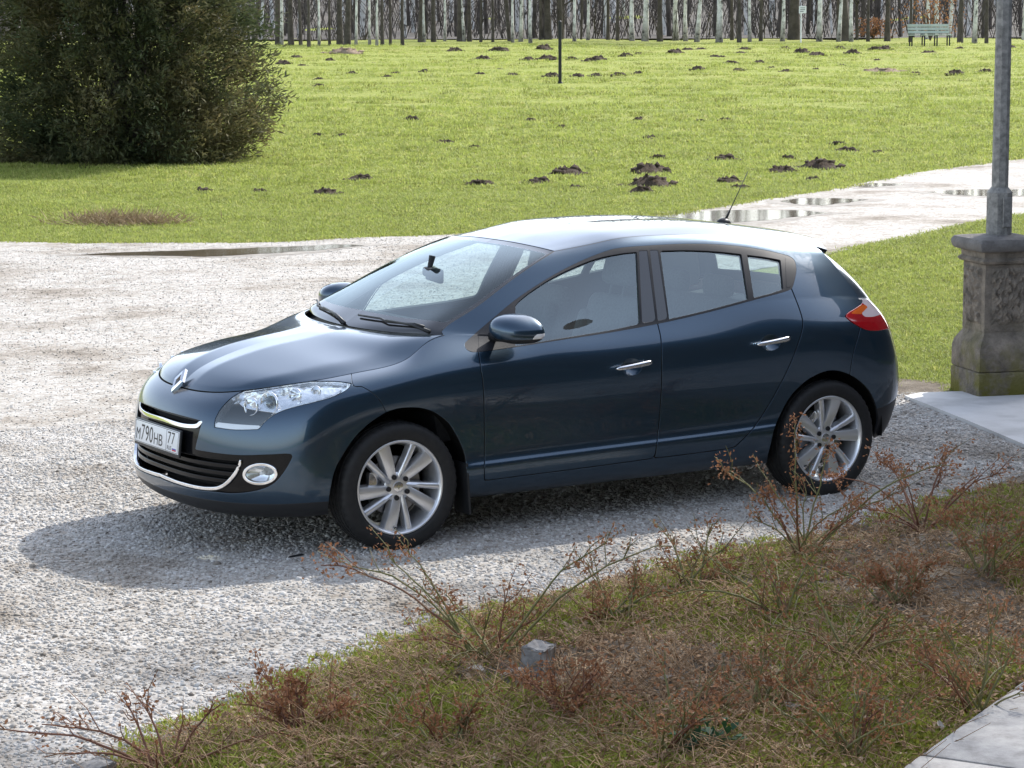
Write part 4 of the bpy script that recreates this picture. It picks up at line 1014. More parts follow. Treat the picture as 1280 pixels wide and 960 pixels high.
# ---- sheets
YARD = np.array([(-60, 47), (-20, 28.2), (0, 18.6)]+[tuple(p) for p in g2((0, 302), (100, 304), (200, 303.5), (280, 304), (350, 302.5), (450, 297), (540, 294.5))]+[(11.2, 14.6), (13.2, 15.4)]+[tuple(p) for p in g2((950, 250), (1050, 235), (1150, 215), (1280, 199))]+[(34, 25.5), (50, 29), (50, 22), (27, 16.5)]
                +[tuple(p) for p in g2((1280, 270), (1200, 285), (1130, 300), (1060, 313), (1025, 321))]+[(9.6, 9.0), (8.2, 7.0), (7.0, 4.6), (6.25, 3.0)]+[tuple(p) for p in g2((1120, 487), (1131, 492))]+[(7.2, .9), (12, 2.4), (12, -9), (4, -14), (-20, -24), (-60, -20)])
ls = np.concatenate([-np.geomspace(600, 12, 26), np.linspace(-10, 22, 60), np.geomspace(24, 600, 26)])
ds = np.concatenate([[-90, -50, -25, -10], np.linspace(0, 60, 90), np.geomspace(61, 900, 70)])
Lg, Dg = np.meshgrid(ls, ds, indexing='ij'); RH = np.array([FH[1], -FH[0]])
X = CAMP[0]+Lg*RH[0]+Dg*FH[0]; Y = CAMP[1]+Lg*RH[1]+Dg*FH[1]; Z = zl(X, Y)
nl, nd = Lg.shape; i = np.arange(nl*nd).reshape(nl, nd)
F = np.stack([i[:-1, :-1], i[1:, :-1], i[1:, 1:], i[:-1, 1:]], -1).reshape(-1, 4)
lawn = mesh_np('lawn', np.stack([X, Y, Z], -1).reshape(-1, 3), F, M['lawn'], smooth=True); tag(lawn, 'green mown lawn stretching back to the bare wood', kind='structure')
yard_e = rough_edge(YARD, .035, .1, 3)
yard = mesh_np('gravel_yard', [(x, y, .006+float(zlawn(x, y))) for x, y in yard_e], [list(range(len(yard_e)))], M['gravel']); tag(yard, 'pale gravel yard and drive under the car', kind='structure')
if yard.data.polygons[0].normal.z < 0: yard.data.flip_normals()
# puddles
M['puddle'] = noisy('puddle_water', [(.085, .068, .048), (.15, .122, .09)], 1.5, .07, .04, 30, spec=.45, dist=.004)
PUDS = []
M['damp'] = noisy('damp_gravel', [(.16, .135, .105), (.25, .22, .18), (.36, .33, .29)], 3.5, .55, .6, 60, dist=.01)
def puddle(pts, seed):
    PUDS.append(np.array(pts)); c = np.mean(pts, 0); d = np.array(pts)-c; ln = np.linalg.norm(d, axis=1, keepdims=True); e = rough_edge(c+d*(1+.22/ln), .07, .1, seed+40)
    w_ = mesh_np('damp_margin', [(x, y, .0085+float(zlawn(x, y))) for x, y in e], [list(range(len(e)))], M['damp']); tag(w_, kind='structure')
    if w_.data.polygons[0].normal.z < 0: w_.data.flip_normals()
    e = rough_edge(pts, .035, .08, seed); o = mesh_np('puddle', [(x, y, .011) for x, y in e], [list(range(len(e)))], M['puddle'])
    if o.data.polygons[0].normal.z < 0: o.data.flip_normals()
    return tag(o, kind='structure')
puddle(g2((100, 319), (170, 316), (250, 313.5), (350, 309.5), (420, 306.5), (455, 307.5), (430, 310.5), (380, 315), (300, 320), (255, 322), (215, 320.5), (150, 320.5)), 1)
puddle(g2((828, 267), (900, 264), (960, 263), (1000, 264), (1040, 267), (1000, 271), (960, 276), (900, 281), (860, 283), (820, 278)), 3)
puddle(g2((975, 252), (1010, 248.5), (1045, 248.5), (1085, 250.5), (1060, 254), (1030, 258), (1000, 256)), 4)
puddle(g2((1160, 241), (1200, 238), (1285, 237), (1285, 245), (1230, 246), (1190, 244)), 5)
puddle(g2((1060, 233), (1090, 230), (1130, 230), (1120, 233), (1080, 235)), 6)
# concrete slab in front of the pillar
sl_ = g2((1131, 499.5), (1150, 495.5), (1200, 494), (1300, 497), (1420, 505), (1420, 625), (1280, 561), (1210, 531), (1160, 511)); b = MB(); b.prism([tuple(p) for p in sl_], -.05, .028); slab = b.build('concrete_slab', M['concrete']); tag(slab, 'pale concrete slab lying in front of the stone lamp pillar', 'slab')
# dark crumbly strip between the grass and the slab
ss = g2((1100, 478), (1120, 474), (1160, 477), (1190, 482), (1197, 499), (1165, 498), (1131, 502), (1108, 498)); e = rough_edge(ss, .03, .06, 12)
o = mesh_np('soil_strip', [(x, y, .010) for x, y in e], [list(range(len(e)))], M['soil']); tag(o, kind='structure')
if o.data.polygons[0].normal.z < 0: o.data.flip_normals()
# flower bed: raised soil with an uneven top
BEDL = g2((120, 985), (180, 950), (240, 922), (300, 898), (400, 853), (490, 817), (600, 775), (700, 748), (780, 728), (860, 708), (960, 688), (1050, 668), (1130, 645), (1210, 622), (1290, 598), (1400, 566))
KA, KB = ground(1150, 960)[:2], ground(1280, 865)[:2]; kd = (KB-KA)/np.linalg.norm(KB-KA); kn = np.array([kd[1], -kd[0]])
BED = np.concatenate([BEDL, [KA+kd*9.0, KA-kd*3.5], [(-3.6, -6.6)]])
bx0, by0, bx1, by1 = BED[:, 0].min()-.1, BED[:, 1].min()-.1, BED[:, 0].max()+.1, BED[:, 1].max()+.1
gx, gy = np.meshgrid(np.arange(bx0, bx1, .06), np.arange(by0, by1, .06), indexing='ij'); pp = np.stack([gx.ravel(), gy.ravel()], 1)
sdv = sdf(pp, BED)+.05*np.sin(pp[:, 0]*7.3+pp[:, 1]*3.1)+.04*np.sin(pp[:, 1]*11.7-pp[:, 0]*5.)
zb = np.clip(-sdv, 0, .5)*.14+np.where(sdv < 0, .016+.012*np.sin(pp[:, 0]*5.1)*np.cos(pp[:, 1]*6.3)+.008*rng.random(len(pp)), 0)
bs = Sf(np.concatenate([pp, zb[:, None]], 1), np.tile([[0, 0, 1.]], (len(pp), 1)), None)
n0, n1_ = gx.shape; i = np.arange(n0*n1_).reshape(n0, n1_)
bs.T = np.concatenate([np.stack([i[:-1, :-1], i[1:, :-1], i[1:, 1:]], -1).reshape(-1, 3), np.stack([i[:-1, :-1], i[1:, 1:], i[:-1, 1:]], -1).reshape(-1, 3)])
bi, _ = cut(bs, sdv); bi.V[:, 2] = np.maximum(bi.V[:, 2], .008)
def bed_z(x, y):
    q = np.stack([np.atleast_1d(x), np.atleast_1d(y)], 1); s = sdf(q, BED)
    return np.clip(-s, 0, .5)*.14+np.where(s < 0, .016+.012*np.sin(q[:, 0]*5.1)*np.cos(q[:, 1]*6.3), .006)
bed = mesh_np('flower_bed', bi.V, bi.T, M['soil'], smooth=True); tag(bed, 'dark soil flower bed along the gravel', kind='structure')
# kerb stones along the bed
for k in range(-3, 7):
    c = KA+kd*(k*1.0+.5)+kn*.30
    b = MB(); b.box((0, 0, -.035), (.985, .60, .17), None, .012, 2); o = b.build('kerb_stone', M['granite'], sharp=30)
    o.location = (c[0], c[1], 0); o.rotation_euler = (0, 0, math.atan2(kd[1], kd[0]))
    tag(o, {0: 'flat pale grey edging stone nearest the bottom edge, in the right corner', 1: 'flat pale grey edging stone farther up the right edge, behind another'}.get(k, 'flat pale grey edging stone almost out of the picture at the bottom'), 'edging stone', 'edging stones of the flower bed')
    if not (-1 <= k <= 1): bpy.data.objects.remove(o)

# ---- loose pebbles
def pebble_mesh(seed):
    r = np.random.default_rng(seed); b = bmesh.new(); bmesh.ops.create_icosphere(b, subdivisions=1, radius=.5)
    ax_ = r.normal(size=(5, 3)); s = np.array([1, r.uniform(.65, .95), r.uniform(.42, .7)])
    for v in b.verts:
        p = np.array(v.co); k = 1+.10*sum(math.sin(3*p@a+i) for i, a in enumerate(ax_))/2; v.co = Vector(p*k*s)
    me = bpy.data.meshes.new('pebble'); b.to_mesh(me); b.free(); me.materials.append(M['pebble'])
    me.polygons.foreach_set('use_smooth', np.ones(len(me.polygons), bool)); me.set_sharp_from_angle(angle=R_(50))
    o = bpy.data.objects.new('pebble', me); return o
def scatter_px(n, box, zz=0.0):
    """random ground points, evenly dense over the picture area of a box"""
    u = rng.uniform(box[0], box[2], n); v = rng.uniform(box[1], box[3], n)
    d = _F+_R*((u-640)/FPX)[:, None]+_U*((480-v)/FPX)[:, None]; t = (zz-CAMV[2])/d[:, 2]; return (CAMV+d*t[:, None])[:, :2]
def scatter_area(n, x0, y0, x1, y1): return np.stack([rng.uniform(x0, x1, n), rng.uniform(y0, y1, n)], 1)
pts = np.concatenate([scatter_area(250000, -4.6, -4.6, 6.2, 3.6), scatter_area(90000, -4.5, 3.4, 9.5, 15.5)])
q = pxy(np.concatenate([pts, np.zeros((len(pts), 1))], 1)); keep = (q[:, 0] > -60) & (q[:, 0] < 1340) & (q[:, 1] < 1000) & (q[:, 1] > 190)
pts = pts[keep]; keep = (sdf(pts, YARD) < -.02) & (sdf(pts, BED) > -.06+.1*rng.random(len(pts))) & (sdf(pts, sl_) > .01); pts = pts[keep]
for pd in PUDS: pts = pts[sdf(pts, pd) > .02]
dd = depth_of(pts[:, 0], pts[:, 1]); n = len(pts)
sz = rng.lognormal(math.log(.0132), .36, n); sz = np.clip(sz, .006, .042)*np.where(pts[:, 1] > 2.5, .72, 1.)
instancer('loose_gravel', np.concatenate([pts, (.006+sz*.02)[:, None]], 1), np.stack([rng.normal(0, .25, n), rng.normal(0, .25, n), rng.uniform(0, 6.28, n)], 1), np.repeat((sz*1.15)[:, None], 3, 1), rng.integers(0, 8, n), [pebble_mesh(i) for i in range(8)])
tag(bpy.data.objects['loose_gravel'], 'loose pale pebbles strewn over the yard', 'gravel')
# ---------------------------------------------------------------- vegetation helpers
def tube_np(P, r, n=6):
    """tube as numpy arrays"""
    P = np.asarray(P, float); m = len(P); r = np.broadcast_to(np.asarray(r, float), (m,))
    t = np.gradient(P, axis=0); t /= np.linalg.norm(t, axis=1, keepdims=True)+1e-9
    a = np.cross(t, [0.31, .72, .62]); a /= np.linalg.norm(a, axis=1, keepdims=True)+1e-9; b = np.cross(t, a)
    k = np.arange(n)*2*np.pi/n
    V = (P[:, None]+r[:, None, None]*(a[:, None]*np.cos(k)[None, :, None]+b[:, None]*np.sin(k)[None, :, None])).reshape(-1, 3)
    i, j = np.meshgrid(np.arange(m-1), np.arange(n), indexing='ij')
    F = np.stack([i*n+j, i*n+(j+1) % n, (i+1)*n+(j+1) % n, (i+1)*n+j], -1).reshape(-1, 4)
    return V, F
class Pile:
    def __init__(s): s.V, s.F, s.k = [], [], 0
    def add(s, V, F): s.V.append(np.asarray(V, float)); s.F.append(np.asarray(F)+s.k); s.k += len(V)
    def tube(s, P, r, n=6): s.add(*tube_np(P, r, n))
    def build(s, name, mat, parent=None, smooth=True):
        return mesh_np(name, np.concatenate(s.V), np.concatenate(s.F), mat, parent, smooth=smooth)
def leaves(C, D, Nn, ln, wd, mat, name, parent=None, fold=.25):
    """many small pointed leaves: centre, direction, normal, length, width (arrays)"""
    n = len(C); D = D/(np.linalg.norm(D, axis=1, keepdims=True)+1e-9); S = np.cross(D, Nn); S /= np.linalg.norm(S, axis=1, keepdims=True)+1e-9; U = np.cross(S, D)
    ln = np.broadcast_to(ln, (n,))[:, None]; wd = np.broadcast_to(wd, (n,))[:, None]
    V = np.stack([C, C+D*ln*.5+S*wd*.5+U*wd*fold, C+D*ln, C+D*ln*.5-S*wd*.5+U*wd*fold], 1).reshape(-1, 3)
    F = np.arange(n*4).reshape(n, 4)
    return mesh_np(name, V, F, mat, parent)
def leaf_mat(name, cols, rough=.7, trans=.25, scale=3., inst=False):
    m, t, b = mat_new(name); L = t.links.new; tc = N_(t, 'ShaderNodeTexCoord')
    n = N_(t, 'ShaderNodeTexNoise', i_Scale=scale, i_Detail=8., i_Roughness=.8); L(tc.outputs['Object'], n.inputs[0])
    k = len(cols); r = ramp(t, [(.30+.40*i/(k-1), c) for i, c in enumerate(cols)]); L(n.outputs[0], r.inputs[0])
    b.inputs['Roughness'].default_value = rough; b.inputs['Specular IOR Level'].default_value = .25; L(r.outputs[0], b.inputs['Base Color'])
    col_ = r.outputs[0]
    if inst:                                                    # every tuft has its own tone
        oi = N_(t, 'ShaderNodeObjectInfo'); ri = ramp(t, [(0, (.50, .46, .42)), (.25, (.80, .82, .75)), (.6, (1, 1, 1)), (.9, (1.12, 1.08, 1.15)), (1, (1.3, 1.12, 1.5))]); L(oi.outputs['Random'], ri.inputs[0])
        mi = N_(t, 'ShaderNodeMix', data_type='RGBA', blend_type='MULTIPLY', i_0=1.); L(col_, mi.inputs[6]); L(ri.outputs[0], mi.inputs[7]); col_ = mi.outputs[2]; L(col_, b.inputs['Base Color'])
    if trans:
        tl_ = N_(t, 'ShaderNodeBsdfTranslucent'); L(col_, tl_.inputs[0]); mx = N_(t, 'ShaderNodeMixShader', i_0=trans); o = t.nodes['Material Output']
        L(b.outputs[0], mx.inputs[1]); L(tl_.outputs[0], mx.inputs[2]); L(mx.outputs[0], o.inputs[0])
    return m
# ---------------------------------------------------------------- lawn grass
M['blade'] = leaf_mat('grass_blade', [(.195, .255, .040), (.29, .355, .075), (.39, .42, .125), (.50, .46, .22)], .6, .45, .8, True)
def tuft(seed, nb=16, h=.055, sp=.06):
    r = np.random.default_rng(seed); V, F = [], []
    for i in range(nb):
        a = r.uniform(0, 6.28); p = np.array([r.normal(0, sp), r.normal(0, sp), 0]); hh = h*r.uniform(.5, 1.25); lean = r.uniform(.1, .8)*hh
        s = np.array([-math.sin(a), math.cos(a), 0])*.0035*r.uniform(.8, 1.8); t_ = p+np.array([math.cos(a)*lean, math.sin(a)*lean, hh]); m_ = p+np.array([math.cos(a)*lean*.35, math.sin(a)*lean*.35, hh*.6])
        k = len(V); V += [p-s, p+s, m_+s*.8, t_, m_-s*.8]; F += [(k, k+1, k+2), (k, k+2, k+4), (k+4, k+2, k+3)]
    me = bpy.data.meshes.new('grass_tuft'); me.from_pydata([tuple(v) for v in V], [], F); me.materials.append(M['blade'])
    return bpy.data.objects.new('grass_tuft', me)
# ---------------------------------------------------------------- molehills
def mole_mesh(seed):
    r = np.random.default_rng(seed); P = Pile()
    nu, nr = 28, 9; V = [(0, 0, .8)]; F = []
    ph = r.uniform(0, 6.28, 8)
    for i in range(1, nr+1):
        q = i/nr
        for k in range(nu):
            a = 2*math.pi*k/nu; rad = q*(1+.22*math.sin(2*a+ph[0])+.16*math.sin(3*a+ph[1])+.10*math.sin(7*a+ph[2]))
            h = .85*(1-q**2.2)*(1+.25*math.sin(3*a+ph[3])*q)+.16*r.normal()*(1-q*.6)*(i < nr); V.append((rad*math.cos(a), rad*math.sin(a)*.75, max(h, -.05) if i < nr else -.08))
    F = [(0, 1+k, 1+(k+1) % nu) for k in range(nu)]
    T = list(F)
    for i in range(nr-1):
        for k in range(nu):
            a, b = 1+i*nu+k, 1+i*nu+(k+1) % nu; T += [(a, a+nu, b+nu), (a, b+nu, b)]
    P.add(V, np.array(T))
    for _ in range(26):                                        # clods that rolled down
        a = r.uniform(0, 6.28); q = r.uniform(.3, 1.25); s = r.uniform(.07, .22); c = np.array([q*math.cos(a), q*math.sin(a)*.75, max(0, (1-q**1.7))*.95+.02])
        b = bmesh.new(); bmesh.ops.create_icosphere(b, subdivisions=1, radius=1); vv = np.array([v.co[:] for v in b.verts]); ff = np.array([[v.index for v in f.verts] for f in b.faces]); b.free()
        P.add(vv*(1+.35*r.normal(size=(len(vv), 1)))*s*np.array([1, 1, 2.0])+c, ff)
    me = mesh_np('molehill', np.concatenate(P.V), np.concatenate(P.F), M['molesoil']); m_ = me.data; bpy.data.objects.remove(me); return m_
moles = [mole_mesh(50+i) for i in range(7)]
near_m = [(255, 237, 11, 'small dark molehill below the yew\'s right side, nearest the left edge'), (325, 238, 9, 'flat little molehill right of the one nearest the left edge'), (406, 241, 15, 'dark lumpy molehill right below the yew, left of the car roof'),
          (452, 221, 13, 'molehill above and right of the lumpy one left of the car roof'), (601, 227, 13, 'single molehill above the windscreen'), (674, 225, 14, 'left molehill of the touching pair above the car roof'), (710, 217, 20, 'right and larger molehill of the touching pair above the car roof'),
          (720, 232, 9, 'small molehill just below the touching pair above the roof'), (814, 213, 19, 'upper of the two large molehills above the rear of the roof'), (812, 230, 22, 'lower of the two large molehills above the rear of the roof'), (802, 238, 12, 'small molehill at the foot of the lower large one above the roof'),
          (824, 195, 8, 'small molehill a little above the two large ones'), (906, 197, 14, 'molehill above the aerial tip, the farther of two in line'), (911, 226, 15, 'molehill just left of the aerial tip'), (926, 233, 11, 'low molehill close behind the aerial'),
          (978, 212, 13, 'pale flattened molehill right of the aerial'), (1024, 208, 21, 'long molehill between the aerial and the lamp post'), (1058, 187, 13, 'dark molehill nearest the lamp post, left of a smaller one'), (1048, 178, 8, 'small molehill behind the dark one near the lamp post'),
          (1096, 189, 8, 'small molehill nearest the lamp post'), (1016, 222, 8, 'small molehill below the long one near the path'), (985, 196, 8, 'tiny molehill above the pale flattened one'), (557, 176, 9, 'dark isolated molehill halfway up the lawn above the windscreen'),
          (593, 182, 7, 'tiny molehill right of the dark isolated one'), (514, 148, 9, 'molehill on the middle lawn left of the black pole'), (398, 167, 6, 'left one of two tiny molehills right of the yew'), (426, 167, 6, 'right one of two tiny molehills right of the yew'), (812, 170, 8, 'small lone molehill in the middle of the lawn')]
MOLES = []
def mole(u, v, wpx, label, group, k):
    p = lawn_pt(u, v); dep = (p-CAMV)@_F; s = wpx*dep/FPX; MOLES.append((p[0], p[1], s))
    o = bpy.data.objects.new('molehill', moles[k % 7]); COL.objects.link(o); o.location = (p[0], p[1], p[2]-.01); o.scale = (s, s, min(.27, s*.42)*random.uniform(.8, 1.25)); o.rotation_euler = (0, 0, random.uniform(-.5, .5)-YAW)
    tag(o, label, 'molehill', group)
for k, (u, v, wp, lb) in enumerate(near_m): mole(u, v+3, wp*1.38, lb, 'molehills on the near lawn', k)
far_px = [(u+rng.uniform(-9, 9), v+rng.uniform(-1.5, 1.5), w_) for u, v, w_ in
          [(690, 74, 8), (715, 75, 7), (735, 76, 8), (755, 73, 10), (780, 70, 9), (795, 70, 7), (730, 95, 8), (745, 94, 9), (770, 93, 10), (795, 93, 8), (845, 66, 12), (855, 63, 9), (873, 61, 7), (890, 70, 8), (900, 72, 7), (920, 78, 10), (950, 78, 9), (985, 60, 8), (1005, 66, 11), (1030, 68, 10), (1045, 61, 9), (1060, 65, 9), (1028, 62, 6), (975, 88, 8), (965, 86, 6), (940, 62, 8), (925, 88, 7), (875, 87, 9), (1014, 90, 8), (1100, 62, 9), (1115, 63, 9), (1090, 75, 6), (1060, 83, 6), (1160, 68, 11), (1173, 69, 8), (1230, 90, 11), (1265, 60, 8), (1095, 59, 6),
           (345, 70, 6), (362, 71, 8), (355, 80, 9), (372, 83, 8), (400, 98, 7), (395, 107, 8), (445, 91, 6), (495, 93, 8), (480, 97, 6), (560, 64, 10), (580, 76, 6), (607, 76, 11), (630, 64, 13), (660, 74, 9), (675, 63, 12), (693, 73, 12), (645, 93, 8), (690, 96, 11), (594, 95, 9), (660, 150, 8), (710, 161, 8), (805, 150, 8), (911, 151, 10), (880, 150, 7), (930, 66, 7), (1200, 62, 7), (620, 88, 6), (530, 88, 6), (410, 75, 6), (470, 80, 5), (1150, 92, 8), (1190, 93, 12)]]
for k, (u, v, wp) in enumerate(far_px): mole(u, v, wp*1.0, 'small far-off molehill on the back half of the lawn', 'far molehills before the wood', k+3)
pts = np.concatenate([scatter_px(52000, (-40, 150, 1330, 312)), scatter_px(26000, (-40, 232, 1330, 312)), scatter_px(15000, (1000, 270, 1330, 500)), scatter_px(16000, (-40, 85, 1330, 150))])
keep = sdf(pts, YARD) > -.10*rng.random(len(pts))**2; pts = pts[keep & (sdf(pts, sl_) > .02) & (sdf(pts, ss) > .03*rng.random(len(pts))-.06)]
keep = ~((pts[:, 0] > -1.2) & (pts[:, 0] < 3.6) & (np.abs(pts[:, 1]) < 1.2)); pts = pts[keep]
for mx_, my_, mr_ in MOLES:
    q2 = (pts[:, 0]-mx_)**2+(pts[:, 1]-my_)**2 > (mr_*.85)**2; pts = pts[q2]
zz = zl(pts[:, 0], pts[:, 1]); dd = depth_of(pts[:, 0], pts[:, 1]); n = len(pts); sc = np.clip(dd/28., .75, 2.3)*rng.uniform(.6, 1.2, n)
instancer('lawn_grass', np.concatenate([pts, zz[:, None]], 1), np.stack([np.zeros(n), np.zeros(n), rng.uniform(0, 6.28, n)], 1), np.stack([sc, sc, sc*rng.uniform(.32, .72, n)], 1), rng.integers(0, 6, n), [tuft(i) for i in range(6)])
tag(bpy.data.objects['lawn_grass'], 'short green grass of the lawn', 'grass')

# bare earth and withered grass
M['bare'] = noisy('bare_earth', [(.16, .11, .07), (.27, .20, .14), (.36, .29, .21)], 6, .95, .8, 25, dist=.04)
for (u, v, wd, lb) in ((1100, 90, 30, 'reddish patch of bare earth on the lawn left of the lamp post'), (430, 66, 22, 'brown heap of brushwood and earth below the wood at the left')):
    p = lawn_pt(u, v); s = wd*((p-CAMV)@_F)/FPX; o = bpy.data.objects.new('earth_heap', moles[2].copy()); o.data.materials.clear(); o.data.materials.append(M['bare']); COL.objects.link(o); o.location = (p[0], p[1], p[2]-.02); o.scale = (s, s*.8, .14 if u > 1000 else .2); o.rotation_euler = (0, 0, -YAW); tag(o, lb, 'earth heap')
M['straw'] = leaf_mat('withered_grass', [(.14, .10, .055), (.27, .20, .115), (.38, .31, .19)], .8, .2, 5)
C, D = [], []
for _ in range(1500):
    u, v = rng.normal(150, 36), 279+rng.normal(0, 2.2); p = ground(u, v); C.append([p[0], p[1], 0]); D.append([rng.normal(0, .9), rng.normal(0, .9), rng.uniform(.05, .8)])
C, D = np.array(C), np.array(D); o = leaves(C, D, rng.normal(size=C.shape), rng.uniform(.08, .30, len(C)), .014, M['straw'], 'withered_grass'); tag(o, 'strip of withered brown stalks on the lawn edge below the yew', 'dry grass')

# ---------------------------------------------------------------- yew
M['bark'] = noisy('dark_bark', [(.030, .025, .020), (.060, .050, .042), (.10, .088, .075)], 7, .95, .8, 30, dist=.03)
M['yew'] = leaf_mat('yew_foliage', [(.036, .052, .026), (.068, .088, .040), (.135, .122, .056), (.21, .155, .075)], .7, .35, .55)
yp = lawn_pt(160, 202); YC = np.array([yp[0], yp[1]]); HY = 8.5
def yew_r(z, a):
    t = z/HY; base = np.interp(t, [0, .05, .15, .28, .5, .75, 1.], [2.15, 2.55, 2.62, 2.45, 2.05, 1.3, .15])
    return base*(1+.07*np.sin(3*a+z*1.7)+.06*np.sin(7*a-z*2.9)+.05*np.sin(11*a+z*5.1))
yew = empty('yew_tree', (YC[0], YC[1], 0), 0, 'large dark green yew with brownish tips on the lawn at the left', 'tree')
P = Pile()
for k in range(5):
    a = k*1.26; P.tube([(.18*math.cos(a), .18*math.sin(a), -.05), (.25*math.cos(a), .25*math.sin(a), 1.2), (.5*math.cos(a), .5*math.sin(a), 3.5), (.35*math.cos(a), .35*math.sin(a), 7.0)], [.11, .09, .06, .02], 8)
P.build('trunk', M['bark'], yew)
P = Pile(); C, D, Nn, ln = [], [], [], []
for k in range(2900):
    z = HY*rng.random()**1.35*.97+.03; a = rng.uniform(0, 2*math.pi); R0 = yew_r(z, a); q = rng.uniform(.06, 1.0)**.42
    tip = np.array([math.cos(a)*R0*q, math.sin(a)*R0*q, max(.06, z+rng.normal(0, .12))]); root = np.array([math.cos(a)*.3, math.sin(a)*.3, max(.2, z-.25*R0*q)])
    if k < 160: P.tube([root, root*.5+tip*.5+np.array([0, 0, -.10]), tip], [.03, .018, .005], 4)
    m = 66; t = rng.uniform(.0, 1., m)**.6; L_ = rng.uniform(.45, .95)
    out_ = np.array([math.cos(a), math.sin(a), rng.uniform(-.15, .55)]); out_ /= np.linalg.norm(out_)
    c = tip-out_*L_*(1-t)[:, None]+rng.normal(0, .09, (m, 3)); c[:, 2] = np.maximum(c[:, 2], .05)
    d = out_+rng.normal(0, .55, (m, 3)); C.append(c); D.append(d); Nn.append(rng.normal(0, 1, (m, 3))+[0, 0, 1]); ln.append(rng.uniform(.06, .17, m))
P.build('limbs', M['bark'], yew)['kind'] = 'stuff'
C, D, Nn, ln = map(np.concatenate, (C, D, Nn, ln)); leaves(C, D, Nn, ln, ln*.26, M['yew'], 'crown', yew)

# ---------------------------------------------------------------- the bare wood
M['birch'] = None
def birch_mat():
    m, t, b = mat_new('birch_bark'); L = t.links.new; tc = N_(t, 'ShaderNodeTexCoord'); mp = N_(t, 'ShaderNodeMapping'); mp.inputs['Scale'].default_value = (2.2, 2.2, 1.6); L(tc.outputs['Object'], mp.inputs[0])
    n = N_(t, 'ShaderNodeTexNoise', i_Scale=1.6, i_Detail=6., i_Roughness=.7); L(mp.outputs[0], n.inputs[0])
    r = ramp(t, [(.38, (.06, .055, .05)), (.45, (.48, .47, .44)), (.56, (.70, .69, .66)), (.8, (.80, .79, .76))]); L(n.outputs[0], r.inputs[0])
    sp = N_(t, 'ShaderNodeSeparateXYZ'); L(tc.outputs['Object'], sp.inputs[0]); r2 = ramp(t, [(0, (.25, .23, .2)), (.06, (.55, .53, .5)), (.14, (1, 1, 1))]); mu = N_(t, 'ShaderNodeMath', operation='MULTIPLY', i_1=.1); L(sp.outputs[2], mu.inputs[0]); L(mu.outputs[0], r2.inputs[0])
    mx = N_(t, 'ShaderNodeMix', data_type='RGBA', blend_type='MULTIPLY', i_0=1.); L(r.outputs[0], mx.inputs[6]); L(r2.outputs[0], mx.inputs[7]); L(mx.outputs[2], b.inputs['Base Color']); b.inputs['Roughness'].default_value = .8
    return m
M['birch'] = birch_mat()
M['greybark'] = noisy('grey_bark', [(.040, .034, .028), (.078, .067, .057), (.13, .113, .097)], 2.2, .95, .5, 12, dist=.05)
M['twig'] = simple('twig_brown', (.085, .066, .055), .9)
def tree_meshes(seed, H, r0, lean, mat, low):
    r = np.random.default_rng(seed); zs = np.linspace(0, H, 12); cx = lean*zs*.1+.12*np.cumsum(r.normal(0, .28, 12)); cy = .12*np.cumsum(r.normal(0, .28, 12)); cx -= cx[0]; cy -= cy[0]
    rad = r0*(1-zs/H*.86); rad[0] *= 1.35; P = Pile(); P.tube(np.stack([cx, cy, zs-.05], 1), rad, 9); tr = P.build('trunk', mat); a_ = tr.data; bpy.data.objects.remove(tr)
    P = Pile()
    for k in range(34):
        z = r.uniform(low, .98)*H; i = np.interp(z, zs, np.arange(12)); b0 = np.array([np.interp(z, zs, cx), np.interp(z, zs, cy), z]); a = r.uniform(0, 6.28); L_ = (1.1-z/H)*H*.24*r.uniform(.5, 1.2)
        d = np.array([math.cos(a), math.sin(a), r.uniform(.5, 1.2)]); b1 = b0+d*L_*.5; b2 = b0+d*L_+np.array([0, 0, -.06*L_]); P.tube([b0, b1, b2], [r0*.25*(1.1-z/H), r0*.15*(1.1-z/H), .008], 4)
        for _ in range(7):
            t = r.uniform(.35, 1); c0 = b0+d*L_*t; dd_ = d+r.normal(0, .7, 3); P.tube([c0, c0+dd_*L_*.22, c0+dd_*L_*.4+np.array([0, 0, -.1*L_*r.random()])], [.016, .010, .004], 3)
    cr = P.build('crown', M['twig']); c_ = cr.data; bpy.data.objects.remove(cr); return a_, c_
tv = {'birch': [tree_meshes(100+i, random.uniform(15, 19), .15, [-.3, .1, .4, 0, 0.15][i], M['birch'], .30) for i in range(5)],
      'dark': [tree_meshes(200+i, random.uniform(16, 21), .21, [0, .3, -.35, .1][i], M['greybark'], .22) for i in range(4)]}
def tree(kind, u, v, wpx, label, group, k, name):
    p = lawn_pt(u, v); dep = (p-CAMV)@_F; r = wpx*dep/FPX/2; a_, c_ = tv[kind][k % len(tv[kind])]; base = .15 if kind == 'birch' else .21
    o = empty(name, tuple(p), random.uniform(0, 6.28) if kind != 'lean' else 0, label, 'tree', group); s = r/base
    for nm, me in (('trunk', a_), ('crown', c_)):
        q = bpy.data.objects.new(nm, me); COL.objects.link(q); q.parent = o
        q.scale = (s, s, max(.75, min(1.1, s))) if nm == 'trunk' else (max(s, .6), max(s, .6), max(.75, min(1.1, s)))
    return o
ORD = ['first', 'second', 'third', 'fourth', 'fifth', 'sixth', 'seventh', 'eighth', 'ninth', 'tenth', 'eleventh', 'twelfth', 'thirteenth', 'fourteenth', 'fifteenth', 'sixteenth', 'seventeenth', 'eighteenth', 'nineteenth', 'twentieth', 'twenty-first', 'twenty-second', 'twenty-third', 'twenty-fourth', 'twenty-fifth', 'twenty-sixth', 'twenty-seventh', 'twenty-eighth', 'twenty-ninth', 'thirtieth']
